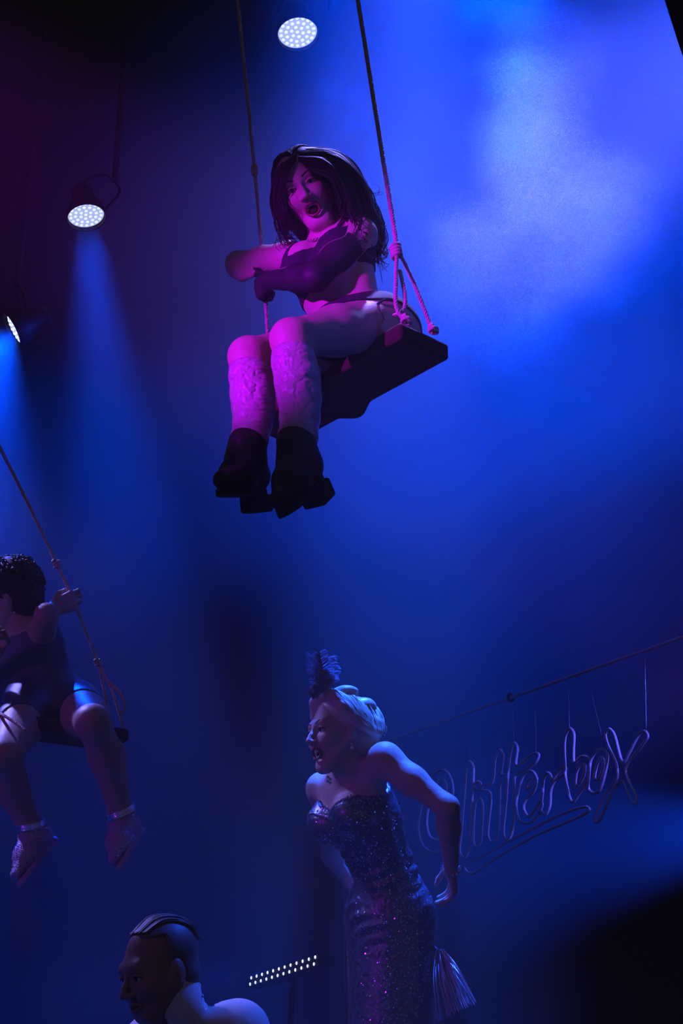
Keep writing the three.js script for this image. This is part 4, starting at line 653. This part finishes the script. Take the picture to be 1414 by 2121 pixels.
// ------------------------------------------------------------------ the sign, its rail and wires, on one upright plane that runs back to the left
{
  const p0 = W(900, 1700, 9), p1 = W(1340, 1600, 7.4), ax = p1.clone().sub(p0).setY(0).normalize(), nrm = ax.clone().cross(UP).negate();
  const onSign = (x, y, off = 0) => { const d = W(x, y, 1).sub(camera.position), t = p0.clone().sub(camera.position).dot(nrm) / d.dot(nrm); return camera.position.clone().addScaledVector(d, t).addScaledVector(nrm, off); };
  const px = ([x, y]) => onSign(840 + x * 0.4059, 1320 + y * 0.4058);
  const o = thing('neon_sign', 'unlit script sign outlined in glass tube with an underline stroke, hung behind the singer', 'sign', px([640, 1000]));
  const letters = [
    [[178, 677], [138, 708], [104, 780], [74, 890], [64, 970], [78, 1042], [110, 1085], [152, 1098], [200, 1084], [240, 1035], [262, 952], [266, 902], [248, 878], [216, 885], [231, 910], [226, 975], [192, 1028], [152, 1036], [122, 1012], [108, 950], [114, 885], [142, 790], [176, 722], [200, 735], [208, 780], [196, 832], [208, 868], [233, 835], [241, 768], [220, 698]],
    [[275, 1090], [284, 980], [299, 800], [311, 665], [326, 636], [343, 652], [346, 705], [338, 820], [330, 950], [321, 1080], [303, 1124], [283, 1115]],
    [[350, 756], [366, 736], [386, 750], [384, 774], [362, 779]],
    [[345, 1045], [349, 900], [358, 832], [375, 820], [390, 850], [388, 960], [379, 1050], [360, 1068]],
    [[420, 1020], [434, 830], [428, 790], [382, 776], [398, 752], [441, 742], [458, 612], [478, 575], [496, 600], [488, 700], [516, 700], [512, 728], [484, 745], [478, 840], [466, 1020], [441, 1046]],
    [[500, 1015], [511, 840], [520, 720], [536, 580], [552, 538], [570, 562], [563, 655], [655, 592], [679, 600], [664, 638], [582, 690], [560, 705], [552, 770], [541, 1000], [518, 1036]],
    [[563, 862], [580, 760], [610, 692], [645, 684], [668, 718], [654, 785], [612, 832], [602, 870], [626, 914], [660, 882], [684, 838], [696, 850], [668, 918], [622, 950], [578, 930]],
    [[615, 772], [624, 732], [646, 718], [649, 752]],
    [[690, 885], [699, 790], [704, 722], [720, 692], [738, 702], [743, 730], [790, 672], [814, 664], [812, 690], [762, 732], [741, 780], [735, 862], [714, 905]],
    [[812, 640], [810, 590], [815, 500], [836, 465], [857, 490], [856, 580], [860, 640], [898, 608], [938, 626], [920, 740], [884, 800], [850, 842], [832, 800], [816, 720]],
    [[868, 762], [870, 695], [890, 652], [912, 650], [906, 710]],
    [[940, 640], [972, 582], [1010, 574], [1028, 602], [1010, 720], [986, 784], [960, 796], [932, 772], [936, 690]],
    [[965, 722], [975, 652], [998, 612], [1008, 640], [984, 722]],
    [[1108, 640], [1062, 492], [1036, 468], [1018, 490], [1030, 548], [1074, 650], [1078, 712], [1018, 802], [968, 918], [966, 944], [990, 930], [1050, 800], [1092, 736], [1112, 746], [1150, 832], [1172, 850], [1178, 818], [1140, 740], [1122, 668], [1200, 560], [1234, 502], [1220, 480], [1194, 490], [1140, 590]],
    [[300, 1172], [420, 1100], [600, 1002], [800, 902], [924, 866], [938, 880], [900, 908], [650, 1018], [440, 1140], [342, 1204], [312, 1196]],
  ];
  for (const l of letters) part('glass_tube', strand(l.map(px), 0.0085, 0.0085, 8, l.length * 7, true), M.tube, o);
  const rl = onSign(836, 1523), rr = onSign(1560, 1268), rail = thing('rail', 'thin horizontal pipe on stands above the unlit sign', 'pipe', mix(rl, rr, 0.5));
  const rl2 = rl.clone().addScaledVector(rl.clone().sub(rr), 0.25);
  part('pipe', strand([rl2, rr], 0.01, 0.01, 8, 2), M.tube, rail);
  for (const q of [rl2, rr]) part('stand', joined([strand([q, V(q.x, STAGE, q.z)], 0.016, 0.02, 8, 2), ...[0, 1, 2].map((i) => strand([V(q.x, STAGE + 0.3, q.z), V(q.x + Math.cos(i * 2.09) * 0.3, STAGE + 0.012, q.z + Math.sin(i * 2.09) * 0.3)], 0.01, 0.01, 6, 2))]), M.casing, rail);
  for (const t of [0.1, 0.5]) part('clamp', new THREE.TorusGeometry(0.021, 0.008, 8, 16).rotateY(Math.PI / 2).applyMatrix4(basis(ax, UP, nrm.clone(), mix(rl2, rr, t))), M.casing, rail);
  const wireAt = (x0, y0, x1, y1) => part('wire', strand([onSign(x0, y0), onSign(x1, y1)], 0.0018, 0.0018, 5, 2), M.wire, o);
  wireAt(1213, 1391, 1246, 1524); for (const [x, y] of [[902, 1594], [972, 1578], [1035, 1554], [1064, 1538], [1110, 1570], [1179, 1508], [1338, 1516]]) wireAt(x - 3, 1523 - (x - 839) * 0.3522, x, y);
}

// ------------------------------------------------------------------ black drape pulled aside at the top right
{
  const o = thing('stage_drape', 'black stage drape slanting across the top right corner', 'curtain', W(1450, 60, 3.7));
  const pos = [], idx = [], n = 60, m = 20, tl = W(1262, -330, 3.7), bl = W(1424, 150, 3.7), tr = W(1800, -330, 3.7), br = W(1800, 700, 3.7), dz = V(0, 0, 1);
  for (let j = 0; j <= m; j++) for (let i = 0; i <= n; i++) { const s = j / m, t = i / n; pos.push(mix(mix(tl, bl, s), mix(tr, br, s), t).addScaledVector(dz, Math.sin(t * 70 + Math.sin(s * 3) * 0.6) * 0.04)); }
  for (let j = 0; j < m; j++) for (let i = 0; i < n; i++) { const q = j * (n + 1) + i; idx.push(q, q + n + 1, q + 1, q + 1, q + n + 1, q + n + 2); }
  const back = pos.map((q) => q.clone().addScaledVector(dz, -0.006)), k = pos.length, g = new THREE.BufferGeometry();
  const rim = []; for (let j = 0; j < m; j++) { const a = j * (n + 1); rim.push(a, a + k, a + n + 1, a + n + 1, a + k, a + n + 1 + k); }
  g.setAttribute('position', new THREE.BufferAttribute(new Float32Array([...pos, ...back].flatMap((q) => [q.x, q.y, q.z])), 3));
  g.setAttribute('uv', new THREE.BufferAttribute(new Float32Array([...pos, ...back].flatMap((q) => [q.x, q.y])), 2));
  g.setIndex([...idx, ...idx.map((v, i) => idx[i - i % 3 + 2 - i % 3] + k), ...rim]); g.computeVertexNormals();
  part('cloth', g, M.drape, o);
  part('batten_pipe', strand([tl.clone().add(V(-0.1, 0.02, 0)), tr.clone().add(V(0, 0.02, 0))], 0.022, 0.022, 8, 2), M.casing, o);
  for (const q of [tl, mix(tl, tr, 0.5), tr]) part('hanging_cable', strand([q, V(q.x, 15.2, q.z)], 0.004, 0.004, 5, 2), M.casing, o);
}

// ------------------------------------------------------------------ smoke: fine droplets in soft puffs, drifting under the blue wash lamp
{
  const drops = 420, pos = [], nor = [], tet = [[1, 1, 1], [1, -1, -1], [-1, 1, -1], [-1, -1, 1]].map((q) => V(...q).normalize()), faces = [[0, 1, 2], [0, 3, 1], [0, 2, 3], [1, 3, 2]];
  for (let i = 0; i < drops; i++) {
    const c = V(gauss(), gauss(), gauss()).multiplyScalar(0.42), r = 0.0024 * (0.6 + rnd() * 0.8), qn = new THREE.Quaternion().setFromEuler(new THREE.Euler(rnd() * 6, rnd() * 6, rnd() * 6)), v = tet.map((q) => q.clone().applyQuaternion(qn));
    for (const [a, b, d] of faces) for (const k of [a, b, d]) { pos.push(c.x + v[k].x * r, c.y + v[k].y * r, c.z + v[k].z * r); nor.push(v[k].x, v[k].y, v[k].z); }
  }
  const g = new THREE.BufferGeometry(); g.setAttribute('position', new THREE.BufferAttribute(new Float32Array(pos), 3)); g.setAttribute('normal', new THREE.BufferAttribute(new Float32Array(nor), 3));
  const puffs = [], lump = (x, y, list) => list.reduce((v, [cx, cy, rx, ry, w]) => v + w * Math.exp(-(((x - cx) / rx) ** 2 + ((y - cy) / ry) ** 2)), 0);
  // billows and the gaps between them: [x, y, width, height, weight]
  const billows = [[1080, 40, 130, 130, 1], [1130, 170, 120, 110, 1], [1200, 210, 80, 90, 0.7], [1090, 310, 110, 90, 1.1], [980, 400, 110, 120, 1.1], [930, 520, 90, 140, 0.9], [1130, 440, 150, 130, 0.9], [1260, 410, 90, 120, 0.7], [1050, 620, 170, 110, 0.9], [1180, 560, 90, 110, 0.6], [960, 760, 110, 100, 0.55], [920, 880, 90, 60, 0.3], [700, 240, 60, 120, 0.25], [1040, 880, 130, 50, 0.25], [1000, 215, 60, 50, -0.9], [1010, 290, 40, 40, -0.5], [1270, 290, 60, 50, -0.5], [850, 150, 110, 140, -0.3]];
  for (let i = 0, tries = 0; i < 2000 && tries < 60000; tries++) {
    const x = 640 + rnd() * 760, y = -160 + rnd() * 1120, nz = fbm(x / 900 + 0.13, y / 900 + 0.4, 6);
    if (rnd() > lump(x, y, billows) * Math.max(0, nz * 2.6 - 0.7)) continue;
    puffs.push([W(x, y, 7.5 + (nz - 0.5) * 0.6 + gauss() * 0.18), 0.1 + rnd() ** 2 * 0.26]); i++;
  }
  const im = new THREE.InstancedMesh(g, M.smoke, puffs.length), m = new THREE.Matrix4(), qn = new THREE.Quaternion();
  puffs.forEach(([p, s], i) => { qn.setFromEuler(new THREE.Euler(rnd() * 6, rnd() * 6, rnd() * 6)); m.compose(p, qn, V(s * 1.2, s * 0.8, s)); im.setMatrixAt(i, m); });
  im.name = 'smoke'; im.userData.kind = 'stuff'; im.userData.label = 'billowing stage smoke lit blue on the right side'; im.castShadow = im.receiveShadow = true; scene.add(im);
}
renderer.render(scene, camera);
